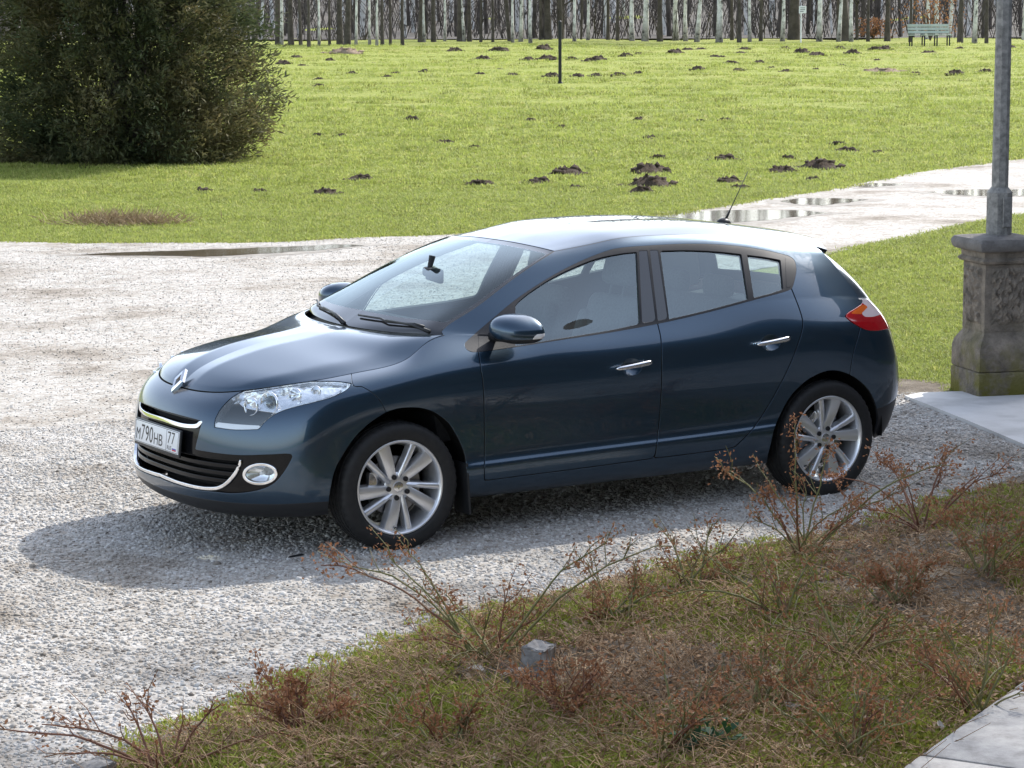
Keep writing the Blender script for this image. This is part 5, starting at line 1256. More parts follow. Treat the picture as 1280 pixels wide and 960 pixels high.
birches = [(352, 5), (399, 4), (445, 4), (462, 4), (471, 4), (530, 5), (556, 4), (580, 6), (651, 6), (641, 4), (663, 5), (735, 5), (718, 5), (790, 7), (806, 9), (845, 8), (857, 6), (871, 7), (899, 9), (937, 5), (978, 6), (1024, 8), (1048, 6), (1064, 6), (1218, 7), (1259, 7)]
darks = [(348, 9), (364, 8), (376, 5), (386, 5), (412, 4), (425, 9), (434, 9), (478, 5), (488, 4), (503, 5), (525, 6), (542, 7), (575, 8), (587, 6), (601, 4), (616, 4), (676, 5), (685, 11), (702, 5), (760, 5), (772, 5), (825, 8), (915, 5), (924, 6), (951, 5), (992, 16), (1055, 19), (1085, 5), (1109, 8), (1138, 5), (1200, 8), (1233, 5)]
base_y = lambda u: np.interp(u, [300, 480, 560, 700, 1290], [58, 57, 53, 51, 53])
sb = sorted(birches); sdk = sorted(darks)
for k, (u, wp) in enumerate(sb): tree('birch', u, base_y(u)+rng.uniform(-1, 1.5), wp*.82, f'white-barked birch at the edge of the wood, {ORD[k]} birch from the left', 'birches along the wood edge', k, 'birch_tree')
for k, (u, wp) in enumerate(sdk):
    lb = {992: 'very thick dark trunk beside the small white sign', 1055: 'thickest dark trunk of the wood, right of the sign'}.get(u, f'bare dark-barked tree at the wood edge, {ORD[k] if k < 30 else "rightmost"+("" if k == len(sdk)-1 else " but one")} dark trunk from the left')
    if k >= 30: lb = 'bare dark-barked tree at the wood edge, ' + ('rightmost dark trunk' if k == len(sdk)-1 else 'last dark trunk but one on the right')
    tree('dark', u, base_y(u)+rng.uniform(-1.5, 1), wp*.80, lb, 'dark trees along the wood edge', k, 'bare_tree')
# two bare trees to the right of the view: their twigs half shade the bed and the near gravel
sdir = np.array([math.cos(SUN_AZ), math.sin(SUN_AZ)]); snr = np.array([-sdir[1], sdir[0]]); wa = np.array([-.45, -1.05])
for kk, (al, ac) in enumerate(((15.5, -2.7), (17.5, -7.2))):
    base_ = wa+sdir*al+snr*ac; H_ = 17.; o = empty('bare_tree', (base_[0], base_[1], 0), 0, ('bare spreading tree beside the house, nearer the drive', 'bare spreading tree close to the house wall')[kk]+', right of the view', 'tree', 'bare trees beside the house')
    P = Pile(); P.tube([(0, 0, -.1), (.05, .02, 3), (.0, -.05, 9), (.1, .1, 19)], [.24, .19, .13, .03], 10); P.build('trunk', M['greybark'], o); P = Pile()
    for q in range((330, 240)[kk]):
        z = rng.uniform(4.0, 19.0); a = rng.uniform(0, 6.28); Rm = 2.75*math.sin(math.pi*np.clip((z-2)/19., .05, .95))**.5; L_ = Rm*rng.uniform(.55, 1.0); d = np.array([math.cos(a), math.sin(a), rng.uniform(.1, .7)]); b0 = np.array([0, 0, max(2.5, z-d[2]*L_)])
        P.tube([b0, b0+d*L_*.5, b0+d*L_], [.035, .024, .010], 3)
        for _ in range(6): c0 = b0+d*L_*rng.uniform(.2, 1); e = rng.normal(0, .5, 3)+d*.35; P.tube([c0, c0+e*.5, c0+e*.95], [.014, .011, .006], 3)
    P.build('crown', M['twig'], o)['kind'] = 'stuff'
# trunks and brushwood deeper in the wood read as one mass
P = Pile(); Pb = Pile()
for k in range(900):
    lat = rng.uniform(-75, 95); D_ = rng.uniform(134, 215); x, y = CAMP[0]+lat*RH[0]+D_*FH[0], CAMP[1]+lat*RH[1]+D_*FH[1]; z = float(zlawn(x, y)); h = rng.uniform(10, 18); l1, l2 = rng.normal(0, .5, 2)
    (P if k % 3 else Pb).tube([(x, y, z-.3), (x+l1*.5, y+l2*.5, z+h*.5), (x+l1*1.5, y+l2*1.5, z+h)], [rng.uniform(.06, .17), .08, .03], 5)
    if k % 2 == 0:
        for _ in range(5):
            zb_ = rng.uniform(.5, 6); a = rng.uniform(0, 6.28); L_ = rng.uniform(.8, 2.6); P.tube([(x, y, z+zb_), (x+math.cos(a)*L_, y+math.sin(a)*L_, z+zb_+L_*rng.uniform(.2, .9))], [.035, .01], 3)
for k in range(9000):                                             # undergrowth
    lat = rng.uniform(-75, 95); D_ = rng.uniform(137, 205); x, y = CAMP[0]+lat*RH[0]+D_*FH[0], CAMP[1]+lat*RH[1]+D_*FH[1]; z = float(zlawn(x, y)); a = rng.uniform(0, 6.28); h = rng.uniform(.5, 3.4)
    P.tube([(x, y, z-.1), (x+math.cos(a)*h*.25, y+math.sin(a)*h*.25, z+h*.6), (x+math.cos(a)*h*.6, y+math.sin(a)*h*.6, z+h)], [.03, .02, .008], 3)
o = P.build('far_wood', M['greybark']); tag(o, 'dense grey trunks and brushwood deeper in the wood', 'wood', kind='stuff')
o = Pb.build('far_birch_wood', M['birch']); tag(o, 'pale thin birch trunks deeper in the wood', 'wood', kind='stuff')
# leaf litter floor of the wood
wl = np.array([[CAMP[0]+lat*RH[0]+D_*FH[0], CAMP[1]+lat*RH[1]+D_*FH[1]] for lat in np.linspace(-140, 160, 31) for D_ in np.concatenate([[139+1.5*math.sin(lat*.3)], np.linspace(145, 700, 40)])])
i = np.arange(31*41).reshape(31, 41); F = np.stack([i[:-1, :-1], i[1:, :-1], i[1:, 1:], i[:-1, 1:]], -1).reshape(-1, 4)
o = mesh_np('wood_floor', np.concatenate([wl, (zlawn(wl[:, 0], wl[:, 1])+.05)[:, None]], 1), F, M['litter_ground'], smooth=True); tag(o, 'brown leaf litter under the bare trees', kind='structure')
# rusty beech scrub
M['rust'] = leaf_mat('rusty_leaves', [(.16, .075, .035), (.27, .13, .06), (.36, .20, .10)], .8, .3, 3)
for (u, v, wpx, hpx, lb) in ((1180, 52, 70, 60, 'young beech with rusty dry leaves behind the bench'), (1105, 50, 40, 26, 'low rusty-leaved beech sapling left of the bench')):
    p = lawn_pt(u, v); p = p+np.array([FH[0], FH[1], 0])*4; s = ((p-CAMV)@_F)/FPX; sh = empty('beech_shrub', tuple(p), 0, lb, 'shrub')
    P = Pile()
    for _ in range(14):
        a = rng.uniform(0, 6.28); r_ = rng.uniform(.2, .5)*wpx*s; P.tube([(0, 0, 0), (math.cos(a)*r_*.4, math.sin(a)*r_*.4, hpx*s*.5), (math.cos(a)*r_, math.sin(a)*r_, hpx*s*rng.uniform(.6, 1))], [.03, .02, .008], 4)
    P.build('stems', M['twig'], sh); nlv = 520; C = np.stack([rng.normal(0, wpx*s*.26, nlv), rng.normal(0, wpx*s*.26, nlv), rng.uniform(.15, 1, nlv)*hpx*s], 1)
    leaves(C, rng.normal(size=C.shape), rng.normal(size=C.shape), .13, .09, M['rust'], 'foliage', sh)
# ---------------------------------------------------------------- lawn furniture
M['benchwood'] = noisy('pale_green_boards', [(.28, .33, .28), (.38, .43, .37), (.46, .50, .44)], 3, .7, .2, 40)
M['iron'] = simple('black_iron', (.015, .016, .018), .5, .3)
M['signwhite'] = simple('sign_white', (.72, .73, .74), .5)
M['signink'] = simple('sign_ink', (.10, .11, .13), .6)
p = lawn_pt(1161, 57.5); s = ((p-CAMV)@_F)/FPX; W_ = 55*s
bn = empty('park_bench', tuple(p), -YAW+.10, 'pale green slatted park bench on black legs before the wood', 'bench')
for k in range(3):
    b = MB(); b.box((0, -.02-.13*k, .46), (W_, .11, .035), None, .006); b.build('seat_slat', M['benchwood'], bn)
for k in range(3):
    b = MB(); b.box((0, .10+.035*k, .58+.14*k), (W_*.96, .03, .115), Matrix.Rotation(R_(-14), 3, 'X'), .006); b.build('back_slat', M['benchwood'], bn)
for k in range(4):
    x = (k-1.5)*W_*.29; b = MB(); b.box((x, -.30, .22), (.05, .05, .44), None, .006); b.box((x, .08, .22), (.05, .05, .44), None, .006); b.box((x, -.10, .43), (.05, .45, .04), None, .006); b.box((x, .15, .68), (.04, .04, .5), Matrix.Rotation(R_(-14), 3, 'X'), .006); b.build('leg', M['iron'], bn)
p = lawn_pt(700, 104.5); s = ((p-CAMV)@_F)/FPX; b = MB(); b.cone((0, 0, -.1), (0, 0, 77*s), .05, .05, 16); b.cone((0, 0, 77*s), (0, 0, 78*s), .05, .02, 16); b.cone((0, 0, 0), (0, 0, .06), .09, .06, 16); o = b.build('dark_pole', M['iron'], sharp=30); o.location = tuple(p); tag(o, 'slim black pole standing alone on the lawn', 'pole')
p = lawn_pt(1001, 53.5); s = ((p-CAMV)@_F)/FPX; sg = empty('notice_sign', tuple(p), -YAW, 'small white notice on a thin post beside a thick dark trunk', 'sign')
b = MB(); b.cone((0, 0, -.1), (0, 0, 46*s), .035, .03, 8); b.build('post', M['signwhite'], sg)
b = MB(); b.box((.06, -.05, 41*s), (9*s, .02, 9*s), None, .004); bd = b.build('board', M['signwhite'], sg)
for k in range(3): b = MB(); b.box((.06-(k == 2)*.04, -.063, (43.2-2.2*k)*s), ((6-1.5*(k == 2))*s, .004, .8*s)); b.build('print_line', M['signink'], bd)

# ---------------------------------------------------------------- lamp post on a stone pillar
def stone_mat(name, cols, moss):
    m, t, b = mat_new(name); L = t.links.new; tc = N_(t, 'ShaderNodeTexCoord'); v = tc.outputs['Object']
    n1 = N_(t, 'ShaderNodeTexNoise', i_Scale=5.5, i_Detail=10., i_Roughness=.72); n2 = N_(t, 'ShaderNodeTexNoise', i_Scale=55., i_Detail=6.); n3 = N_(t, 'ShaderNodeTexNoise', i_Scale=3.2, i_Detail=9., i_Roughness=.7)
    for n in (n1, n2, n3): L(v, n.inputs[0])
    r = ramp(t, [(.28+.44*i/(len(cols)-1), c) for i, c in enumerate(cols)]); L(n1.outputs[0], r.inputs[0])
    sp = N_(t, 'ShaderNodeSeparateXYZ'); L(v, sp.inputs[0]); zr_ = N_(t, 'ShaderNodeMapRange', i_1=.55, i_2=.02, i_3=0., i_4=moss); L(sp.outputs[2], zr_.inputs[0])
    mr = ramp(t, [(.42, (0,)*3), (.54, (1,)*3)]); L(n3.outputs[0], mr.inputs[0]); mu = N_(t, 'ShaderNodeMath', operation='MULTIPLY'); L(zr_.outputs[0], mu.inputs[0]); L(mr.outputs[0], mu.inputs[1])
    mx = N_(t, 'ShaderNodeMix', data_type='RGBA'); L(mu.outputs[0], mx.inputs[0]); L(r.outputs[0], mx.inputs[6]); mx.inputs[7].default_value = (.14, .13, .025, 1); L(mx.outputs[2], b.inputs['Base Color'])
    b.inputs['Roughness'].default_value = .92; b.inputs['Specular IOR Level'].default_value = .2
    bp = N_(t, 'ShaderNodeBump', i_Strength=.9, i_Distance=.012); L(n2.outputs[0], bp.inputs['Height']); L(bp.outputs[0], b.inputs['Normal']); return m
M['sandstone'] = stone_mat('weathered_sandstone', [(.055, .047, .038), (.15, .13, .105), (.25, .212, .168), (.37, .32, .26)], 1.0)
M['capstone'] = stone_mat('dark_capstone', [(.10, .092, .085), (.16, .15, .14), (.24, .225, .21)], 0.)
M['galv'] = noisy('weathered_lamp_metal', [(.10, .098, .09), (.22, .215, .20), (.36, .35, .32)], 22, .8, .6, 120, dist=.004)
cn = ground(1223, 501)[:2]; e1 = np.array([.957, -.291]); e2 = np.array([.291, .957])
PS = .46; pcen = cn+e1*PS/2+e2*PS/2
pil = empty('stone_pillar', (pcen[0], pcen[1], 0), math.atan2(e1[1], e1[0]), 'weathered sandstone pillar with moulded cap beneath the lamp post', 'pillar')
def block(name, levels, mat, rough_=0., seed=0, div=0):
    """stack of square sections (half side, z) with softened, slightly eroded faces"""
    n = 14; V, F = [], []; r = np.random.default_rng(seed); ring = []
    base = [(-1+2*i/n, -1) for i in range(n)]+[(1, -1+2*i/n) for i in range(n)]+[(1-2*i/n, 1) for i in range(n)]+[(-1, 1-2*i/n) for i in range(n)]; m = len(base)
    for h, z in levels:
        for x, y in base:
            k = min(1, 1-.018*(max(0, abs(x)-.86)*max(0, abs(y)-.86))/.0196*1.0); j = 1+r.normal(0, rough_); V.append((x*h*k*j, y*h*k*j, z+r.normal(0, rough_*.15)))
    for i in range(len(levels)-1):
        for k in range(m): F.append((i*m+k, i*m+(k+1) % m, (i+1)*m+(k+1) % m, (i+1)*m+k))
    F.append(tuple(range(m))[::-1]); F.append(tuple((len(levels)-1)*m+k for k in range(m)))
    o = mesh_np(name, V, F, M[mat], pil, smooth=True); o.data.set_sharp_from_angle(angle=R_(35)); return o
h0 = PS/2
lin = lambda a, b_, z0, z1, n: [(a+(b_-a)*t, z0+(z1-z0)*t) for t in np.linspace(0, 1, n)]
block('base_block', lin(h0, h0, -.05, .175, 8)+[(h0-.008, .185)], 'sandstone', .006, 1)
block('moulded_base', [(h0-.006, .190), (h0-.002, .20), (h0-.002, .33), (h0-.012, .37), (h0-.035, .41), (h0-.055, .44), (h0-.058, .455)], 'sandstone', .004, 2)
block('shaft', lin(h0-.055, h0-.055, .455, .905, 10), 'sandstone', .003, 3)
for (ax_, sgn) in ((0, -1), (1, -1)):                               # raised rusticated panels on the two faces in view
    n = 18; r = np.random.default_rng(5+ax_); V, F = [], []
    for i in range(n+1):
        for k in range(n+1):
            a, z = (-1+2*i/n)*(h0-.105), .50+(.385)*k/n; ed = min(i, n-i, k, n-k); d = h0-.055+(0 if ed == 0 else .006+.016*min(ed, 3)/3+r.normal(0, .009)); V.append((a, -d, z) if ax_ == 0 else (-d, a, z))
    F = [(i*(n+1)+k, (i+1)*(n+1)+k, (i+1)*(n+1)+k+1, i*(n+1)+k+1) for i in range(n) for k in range(n)]
    o = mesh_np('panel', V, F, M['sandstone'], pil, smooth=False)
block('neck_moulding', [(h0-.052, .907), (h0-.03, .915), (h0-.022, .93), (h0-.030, .942), (h0-.042, .95), (h0-.040, .985), (h0-.02, .993)], 'sandstone', .002, 7)
block('cap', [(h0-.01, .995), (h0+.004, 1.005), (h0+.014, 1.03), (h0+.012, 1.055), (h0-.002, 1.075), (h0-.03, 1.082), (.10, 1.094)], 'capstone', .004, 8)
lp = empty('lamp_post', (pcen[0], pcen[1], 1.088), math.atan2(e1[1], e1[0])+.2, 'grey weathered octagonal lamp post standing on the stone pillar', 'lamp post')
def octa(b, z0, z1, r0, r1): b.cone((0, 0, z0), (0, 0, z1), r0, r1, 8)
b = MB(); octa(b, 0, .29, .086, .086); octa(b, .29, .325, .086, .058); b.build('base_section', M['galv'], lp)
b = MB(); octa(b, .325, 4.2, .056, .046); b.build('shaft', M['galv'], lp)
b = MB(); b.box((-.0, -.088, .16), (.07, .012, .2), None, .004); b.build('access_hatch', M['galv'], lp)
b = MB(); b.cone((0, 0, 4.2), (0, 0, 4.3), .05, .12, 16); b.cone((0, 0, 4.3), (0, 0, 4.75), .12, .2, 16); b.cone((0, 0, 4.75), (0, 0, 4.95), .24, .03, 16); b.build('lantern', M['iron'], lp, sharp=30)

# ---------------------------------------------------------------- the house on the camera's side: it shades the bed and is mirrored in the paint
M['plaster'] = noisy('house_plaster', [(.07, .06, .05), (.10, .088, .072), (.14, .12, .10)], .8, .9, .2, 20)
M['roof'] = noisy('roof_slate', [(.045, .04, .04), (.075, .065, .06)], 4, .8, .4, 10)
M['pane'] = simple('house_pane', (.02, .025, .03), .05, spec=.6)
hd = np.array([.930, .367]); hn = np.array([-.367, .930]); H0 = np.array([3., -10.6])
hs_ = empty('manor_house', (H0[0], H0[1], 0), math.atan2(hd[1], hd[0]), 'grey plastered manor house, seen only mirrored in the car', 'house')
b = MB(); b.box((1, -5, 2.9), (34, 10, 5.8)); b.build('wall', M['plaster'], hs_)
b = MB(); b.box((1, -4.9, 5.92), (35, 11.2, .24)); b.build('cornice', M['plaster'], hs_)
b = MB(); b.prism([(-5.6, 0), (5.4, 0), (2.9, 1.9), (-2.9, 1.9)], -16.5, 18.5, lambda x, z, h: (h, x-4.9, z+6.05)); b.build('roof', M['roof'], hs_)
for k in range(11):
    for z in (1.8, 4.5):
        b = MB(); b.box((-14.5+k*2.9, .02, z), (1.15, .12, 1.8)); wn = b.build('window', M['plaster'], hs_); b = MB(); b.box((-14.5+k*2.9, .07, z), (.95, .06, 1.6)); b.build('pane', M['pane'], wn)
# taller side wing at the right, mirrored in the rear quarter and shading the pillar
corner = wa+sdir*13.2; loc = np.array([(corner-H0)@hd, (corner-H0)@hn])
b = MB(); b.box((loc[0]+5, loc[1]/2-.5, 4.5), (10, loc[1]+1, 9)); b.build('side_wing', M['plaster'], hs_)
b = MB(); b.box((loc[0]+5, loc[1]/2-.5, 9.12), (10.5, loc[1]+1.5, .24)); b.build('cornice', M['plaster'], hs_)
for k in range(3):
    for z in (1.8, 4.6, 7.3):
        b = MB(); b.box((loc[0]-.02, 1.2+k*2.7, z), (.12, 1.15, 1.7)); wn = b.build('window', M['plaster'], hs_); b = MB(); b.box((loc[0]-.07, 1.2+k*2.7, z), (.06, .95, 1.5)); b.build('pane', M['pane'], wn)

# ---------------------------------------------------------------- flower bed: roses, litter, moss, stones
M['cane'] = noisy('rose_cane', [(.10, .11, .038), (.17, .165, .062), (.23, .18, .085)], 14, .6, 0)
M['redcane'] = noisy('red_cane', [(.11, .045, .032), (.19, .085, .05), (.22, .14, .07)], 10, .6, 0)
M['dryleaf'] = leaf_mat('dry_leaf', [(.17, .075, .038), (.31, .145, .072), (.44, .25, .135)], .8, .25, 9)
M['deadstalk'] = leaf_mat('dead_stalk', [(.17, .095, .052), (.33, .215, .12), (.48, .37, .23)], .8, 0, 7)
M['moss'] = leaf_mat('moss_green', [(.19, .23, .038), (.31, .33, .06), (.44, .41, .10)], .8, .3, 4)
M['litter'] = leaf_mat('leaf_litter', [(.15, .095, .058), (.30, .19, .11), (.45, .32, .20), (.60, .50, .39)], .9, .15, 14)
def bedpt(u, v):
    p = ground(u, v, .05); return np.array([p[0], p[1], float(bed_z(p[0], p[1])[0])])
def rose(u, v, canes, label, red=False, leafy=1.0, spread=.35, h=.4, n=7, group='rose bushes in the flower bed'):
    p0 = bedpt(u, v); ro_ = empty('rose_bush', tuple(p0), 0, label, 'rose bush', group); C, D = [], []
    L_ = [np.array(at_depth(cu, cv, ((p0-CAMV)@_F)+dz))-p0 for cu, cv, dz in canes]
    for _ in range(n):
        a = rng.uniform(0, 6.28); r_ = rng.uniform(.25, 1)*spread; L_.append(np.array([r_*math.cos(a)*1.25, r_*math.sin(a)*1.25, h*rng.uniform(.12, .85)]))
    for k, tip in enumerate(L_):
        big = k < len(canes); ln = np.linalg.norm(tip); t = np.linspace(0, 1, 12)[:, None]; j = np.cumsum(rng.normal(0, .012*ln, (12, 3)), 0)*t
        bend = np.array([0, 0, 1])*np.sin(t*np.pi)*.12*ln*(1 if tip[2] < ln*.8 else .3); st = np.array([rng.normal(0, .03), rng.normal(0, .03), -.02])
        Pc = st+(tip-st)*t+bend+j; Pc[:, 2] = np.maximum(Pc[:, 2], -.01); P = Pile(); P.tube(Pc, np.linspace(.0062 if big else .005, .0022, 12), 5)
        for q in range(int((6 if big else 4)*1)):                    # side twigs with withered leaves
            i = rng.integers(4, 12); d = (tip/ln+rng.normal(0, .55, 3)+np.array([0, 0, .35])); l2 = rng.uniform(.03, .11)*(1 if big else .8); e = Pc[i]+d*l2; P.tube([Pc[i], Pc[i]+d*l2*.5+rng.normal(0, .01, 3), e], [.0024, .002, .0012], 3)
            m = rng.poisson(10*leafy)
            if m: C.append(e-d*l2*rng.random((m, 1))*.7+rng.normal(0, .014, (m, 3))); D.append(rng.normal(0, 1, (m, 3))+[0, 0, -.3])
        for q in range(6): i = rng.integers(1, 11); d = rng.normal(0, 1, 3); P.tube([Pc[i], Pc[i]+d/np.linalg.norm(d)*.014], [.002, .0004], 3)
        if big and leafy > .3: m = rng.poisson(30*leafy); C.append(Pc[-1]+rng.normal(0, .03, (m, 3))); D.append(rng.normal(0, 1, (m, 3)))
        P.build('cane', M['redcane'] if (red or k % 4 == 3) else M['cane'], ro_)
    if C:
        C, D = np.concatenate(C), np.concatenate(D); C[:, 2] = np.maximum(C[:, 2], .005); lv = leaves(C, D, rng.normal(size=C.shape), rng.uniform(.010, .027, len(C)), rng.uniform(.006, .014, len(C)), M['dryleaf'], 'withered_leaves', ro_); lv['kind'] = 'stuff'
rose(605, 838, [(432, 690, .1), (475, 715, .05), (505, 700, .0), (640, 745, 0), (760, 690, -.1), (822, 680, -.2), (560, 750, .1), (420, 712, .15)], 'big spreading rose bush at the bed edge below the front wheel', n=9, spread=.33, h=.33)
rose(1005, 702, [(908, 592, .1), (1038, 562, .1), (1005, 545, .2), (960, 622, 0), (1110, 620, 0), (1200, 585, -.1)], 'tall rose bush with brown withered tips before the rear wheel', n=9, spread=.30, h=.42, leafy=1.5)
rose(985, 782, [(830, 745, -.1), (900, 715, 0), (1010, 700, .1), (925, 760, 0)], 'low green-caned rose bush left of the tall leaning bare cane', n=8, spread=.28, h=.25, leafy=.6)
rose(1062, 835, [(1000, 710, .1), (1130, 770, .1), (1170, 800, 0)], 'rose bush with one long bare cane leaning to the left', n=7, spread=.25, h=.25, leafy=.5)
rose(1150, 672, [(1040, 590, .3), (1100, 570, .25), (1255, 590, 0), (1190, 560, .2), (1070, 640, 0)], 'reddish rose bush arching over the gravel near the pillar', red=True, n=6, leafy=1.6, h=.35)
rose(215, 962, [(0, 928, .0), (60, 905, .0), (155, 870, .1), (185, 885, .1), (270, 880, .1)], 'red-caned rose bush in the bottom left corner', red=True, n=6, leafy=.4, h=.28)
rose(375, 925, [(330, 850, .1), (365, 855, .1), (420, 880, 0)], 'small withered rose bush right of the red-caned one', red=True, n=9, spread=.18, h=.2, leafy=1.6)
rose(765, 782, [(735, 700, .1), (800, 715, .1), (850, 735, 0)], 'small rose bush right of the granite block at the gravel edge', n=7, spread=.2, h=.2, leafy=1.)
rose(865, 742, [(835, 670, .1), (890, 650, .2), (905, 690, .1)], 'rose bush on the bed edge between the wheels', n=7, spread=.2, h=.25, leafy=.9)
rose(700, 905, [(650, 850, .1), (745, 850, .1)], 'withered rose stump low in the middle of the bed', red=True, n=11, spread=.16, h=.2, leafy=1.2)
rose(840, 950, [(780, 880, .1), (835, 835, .1), (905, 870, 0)], 'rose bush at the bottom edge, left of the green weed', n=8, spread=.25, h=.3, leafy=1.)
rose(960, 900, [(900, 840, .1), (960, 810, .1), (1010, 850, 0), (880, 905, 0)], 'rose bush with short olive canes behind the green weed', n=9, spread=.25, h=.25, leafy=.9)
rose(1220, 880, [(1180, 790, .1), (1250, 760, .1), (1275, 800, 0), (1150, 830, 0)], 'rose bush just above the edging stone', n=9, spread=.3, h=.3, leafy=1.)
rose(1230, 735, [(1180, 650, .1), (1240, 640, .2), (1280, 660, 0)], 'rose bush at the right edge, level with the pillar slab', n=9, spread=.28, h=.33, leafy=1.7)
rose(1120, 770, [(1080, 720, .1), (1160, 710, .1)], 'rose bush with rusty leaves in the middle of the right half', n=9, spread=.25, h=.25, leafy=1.8)
rose(1070, 945, [(1010, 880, .1), (1090, 860, .1), (1130, 900, 0)], 'rose bush at the bottom edge, just left of the edging stone', n=8, spread=.25, h=.3, leafy=1.)
rose(560, 945, [(500, 900, .1), (590, 890, .1)], 'small rose bush at the bottom edge left of the middle', n=7, spread=.2, h=.2, leafy=1.2)
def in_bed(n, margin=.0):
    q = scatter_px(n, (100, 560, 1300, 985), .05); s = sdf(q, BED); return q[s < -margin]
def splat(q, scale, seed):
    """smooth patchiness so that cover grows in irregular patches"""
    r = np.random.default_rng(seed); v = 0
    for k in range(7): a = r.uniform(0, 6.28); f = scale*r.uniform(.5, 2.2); v = v+np.sin((q[:, 0]*math.cos(a)+q[:, 1]*math.sin(a))*f+r.uniform(0, 6.28))
    return v/2.6
q = in_bed(70000, -.22); q = q[sdf(q, BED) < .22*rng.random(len(q))**2.2]; pm = splat(q, 3.2, 3)+.9*np.exp(-((sdf(q, BED)+.25)/.28)**2)+.5*(q[:, 0] < .3); q = q[pm+rng.normal(0, .35, len(q)) > .52]
n = len(q); mt = [tuft(300+i, 18, .030, .022) for i in range(5)]
for t in mt: t.data.materials.clear(); t.data.materials.append(M['moss'])
sc = rng.uniform(.4, 1.15, n); instancer('moss', np.concatenate([q, bed_z(q[:, 0], q[:, 1])[:, None]-.002], 1), np.stack([np.zeros(n), np.zeros(n), rng.uniform(0, 6.28, n)], 1), np.stack([sc, sc, sc*.75], 1), rng.integers(0, 5, n), mt); tag(bpy.data.objects['moss'], 'yellow-green moss and fine grass creeping over the bed', 'moss')
q = in_bed(60000, -.12); q = q[sdf(q, BED) < .12*rng.random(len(q))**2]; q = q[splat(q, 4.1, 9)+rng.normal(0, .5, len(q)) > -.7]; n = len(q); C = np.concatenate([q, bed_z(q[:, 0], q[:, 1])[:, None]+rng.uniform(.002, .02, (n, 1))], 1)
o = leaves(C, np.concatenate([rng.normal(size=(n, 2)), rng.normal(0, .35, (n, 1))], 1), np.concatenate([rng.normal(0, .5, (n, 2)), np.ones((n, 1))], 1), rng.uniform(.010, .05, n), rng.uniform(.005, .02, n), M['litter'], 'leaf_litter', fold=.35); tag(o, 'brown dead leaves and twigs littering the bed', 'leaf litter', kind='stuff')
q = in_bed(14000, .02); n = len(q); P = Pile()
for k in range(min(n, 4800)):
    a = rng.uniform(0, 6.28); l = rng.uniform(.04, .26); z = float(.03) ; x, y = q[k]; z = float(bed_z(x, y)[0]); P.tube([(x, y, z+.004), (x+math.cos(a)*l*.5, y+math.sin(a)*l*.5, z+rng.uniform(.01, .07)), (x+math.cos(a)*l, y+math.sin(a)*l, z+rng.uniform(.002, .13))], [.0022, .0018, .0010], 3)
o = P.build('dead_twigs', M['deadstalk']); tag(o, 'fine dead twigs standing and lying among the roses', 'twigs', kind='stuff')
# pebbles and crumbs that strayed into the bed
q = in_bed(5200, -.02); q = q[splat(q, 3.7, 21)+rng.normal(0, .6, len(q))-3*np.clip(-sdf(q, BED)-.25, 0, .4) > -.2]; n = len(q); sz = rng.uniform(.006, .02, n)
instancer('stray_gravel', np.concatenate([q, bed_z(q[:, 0], q[:, 1])[:, None]], 1), np.stack([rng.normal(0, .4, n), rng.normal(0, .4, n), rng.uniform(0, 6.28, n)], 1), np.repeat(sz[:, None], 3, 1), rng.integers(0, 4, n), [pebble_mesh(40+i) for i in range(4)]); tag(bpy.data.objects['stray_gravel'], 'stray white pebbles lying in the bed', 'gravel')
# stones
def stone(u, v, size, label, rz, seed):
    p = bedpt(u, v); b = bmesh.new(); bmesh.ops.create_cube(b, size=1); bmesh.ops.bevel(b, geom=b.edges[:], offset=.08, segments=2, profile=.6, affect='EDGES'); bmesh.ops.subdivide_edges(b, edges=b.edges[:], cuts=2, use_grid_fill=True); r = np.random.default_rng(seed)
    for v_ in b.verts: v_.co = Vector(np.array(v_.co)*np.array(size)+r.normal(0, .0028, 3)+np.array([0, 0, .0])); v_.co.x += .12*v_.co.z
    me = bpy.data.meshes.new('granite_block'); b.to_mesh(me); b.free(); o = link_mesh('granite_block', me, M['rock']); o.location = (p[0], p[1], p[2]+size[2]*.42); o.rotation_euler = (.1, -.08, rz); tag(o, label, 'stone block')
M['rock'] = noisy('granite', [(.15, .145, .14), (.25, .24, .23), (.36, .35, .335)], 25, .85, .4, 120, dist=.004)
stone(672, 848, (.105, .095, .115), 'rough grey granite block beside the big rose bush', .5, 3)
stone(117, 962, (.13, .08, .07), 'grey granite block at the bottom left corner of the gravel', .2, 4)
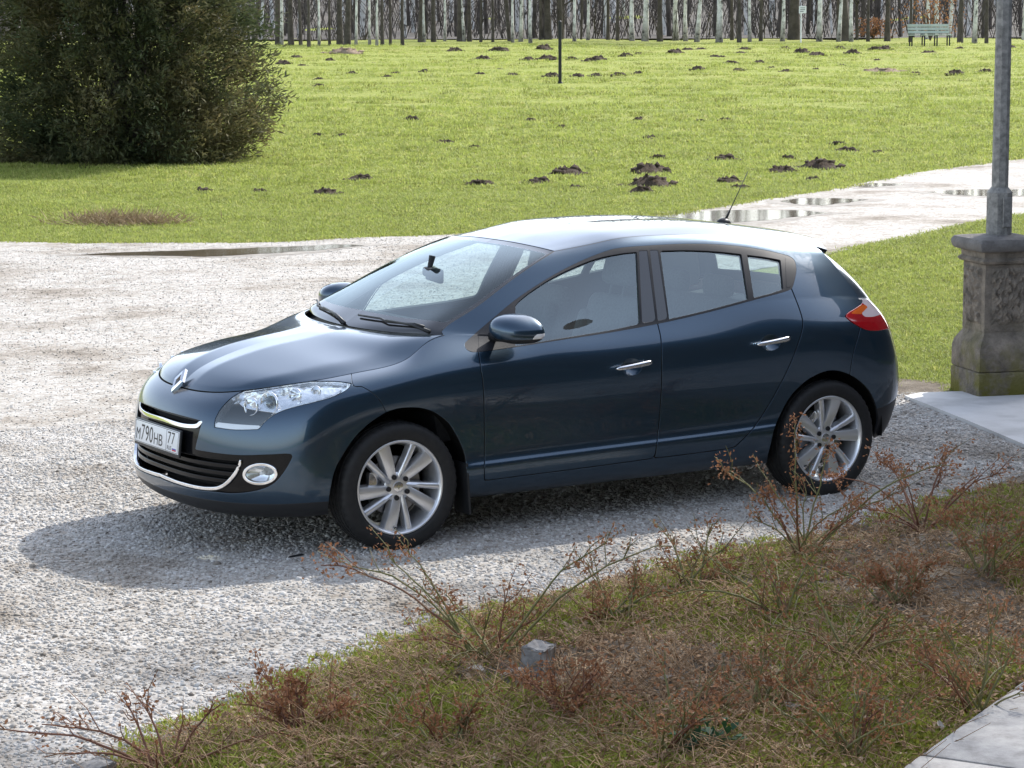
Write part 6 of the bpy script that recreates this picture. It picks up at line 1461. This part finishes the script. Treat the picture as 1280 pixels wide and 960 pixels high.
# pale fallen leaves
M['paleleaf'] = leaf_mat('pale_leaf', [(.38, .33, .28), (.52, .48, .43), (.60, .57, .53)], .8, .3, 20)
for k, (u, v, l, lb) in enumerate(((594, 857, .075, 'greyish white leaf at the foot of the big rose bush'), (641, 858, .095, 'pinkish beige leaf beside the granite block'), (832, 866, .075, 'pale curled leaf in the middle of the bed'), (991, 905, .085, 'pale leaf among the canes behind the green weed'), (1176, 907, .04, 'small white scrap near the edging stone'), (1245, 700, .06, 'pale leaf at the right edge of the bed'))):
    p = bedpt(u, v); a = rng.uniform(0, 6.28); V, F = [], []
    for i in range(7):
        t = i/6; w_ = l*.32*math.sin(math.pi*(t*.92+.04))**.8
        for s in (-1, 0, 1): V.append(((t-.5)*l, s*w_*(1+.15*math.sin(9*t+s)), .012+abs(s)*.010+.012*math.sin(3*t+k)))
    F = [(i*3+j, (i+1)*3+j, (i+1)*3+j+1, i*3+j+1) for i in range(6) for j in range(2)]
    o = mesh_np('fallen_leaf', V, F, M['paleleaf'], smooth=True); o.location = tuple(p+[0, 0, .012]); o.rotation_euler = (.1, .1, a); tag(o, lb, 'leaf', 'pale fallen leaves in the bed')
# green weed at the bottom edge, black hose, dark shard
M['weed'] = leaf_mat('weed_leaf', [(.018, .055, .022), (.035, .095, .04), (.06, .13, .06)], .5, .2, 20)
p = bedpt(882, 950); wd_ = empty('green_weed', tuple(p), 0, 'dark green leafy weed at the bottom edge of the bed', 'weed'); C = rng.normal(0, .045, (60, 3)); C[:, 2] = np.abs(C[:, 2])*.8+.01
leaves(C, np.concatenate([C[:, :2]*8+rng.normal(0, .4, (60, 2)), rng.uniform(0, .6, (60, 1))], 1), np.tile([[0, 0, 1.]], (60, 1)), rng.uniform(.03, .06, 60), rng.uniform(.022, .04, 60), M['weed'], 'leaf_rosette', wd_)
P = Pile(); P.tube([tuple(bedpt(0, 0)*0+np.array([*ground(u, v)[:2], z])) for u, v, z in ((1040, 690, .0), (1062, 684, .022), (1090, 679, .03), (1120, 668, .025), (1150, 660, .03), (1180, 650, .01))], .011, 8); o = P.build('black_hose', M['black_plastic']); tag(o, 'short length of black hose lying on the bed edge', 'hose')
b = MB(); b.poly([(-.04, -.012, .02), (.045, -.006, .03), (.03, .014, .035), (-.03, .012, .025)], [(0, 1, 2, 3)]); r_ = bmesh.ops.solidify(b.bm, geom=b.bm.faces[:], thickness=.004); o = b.build('dark_shard', M['black_plastic']); gp = ground(370, 703); o.location = (gp[0], gp[1], .005); o.rotation_euler = (0, 0, -.4); tag(o, 'small dark shard on the gravel below the front wheel', 'shard')
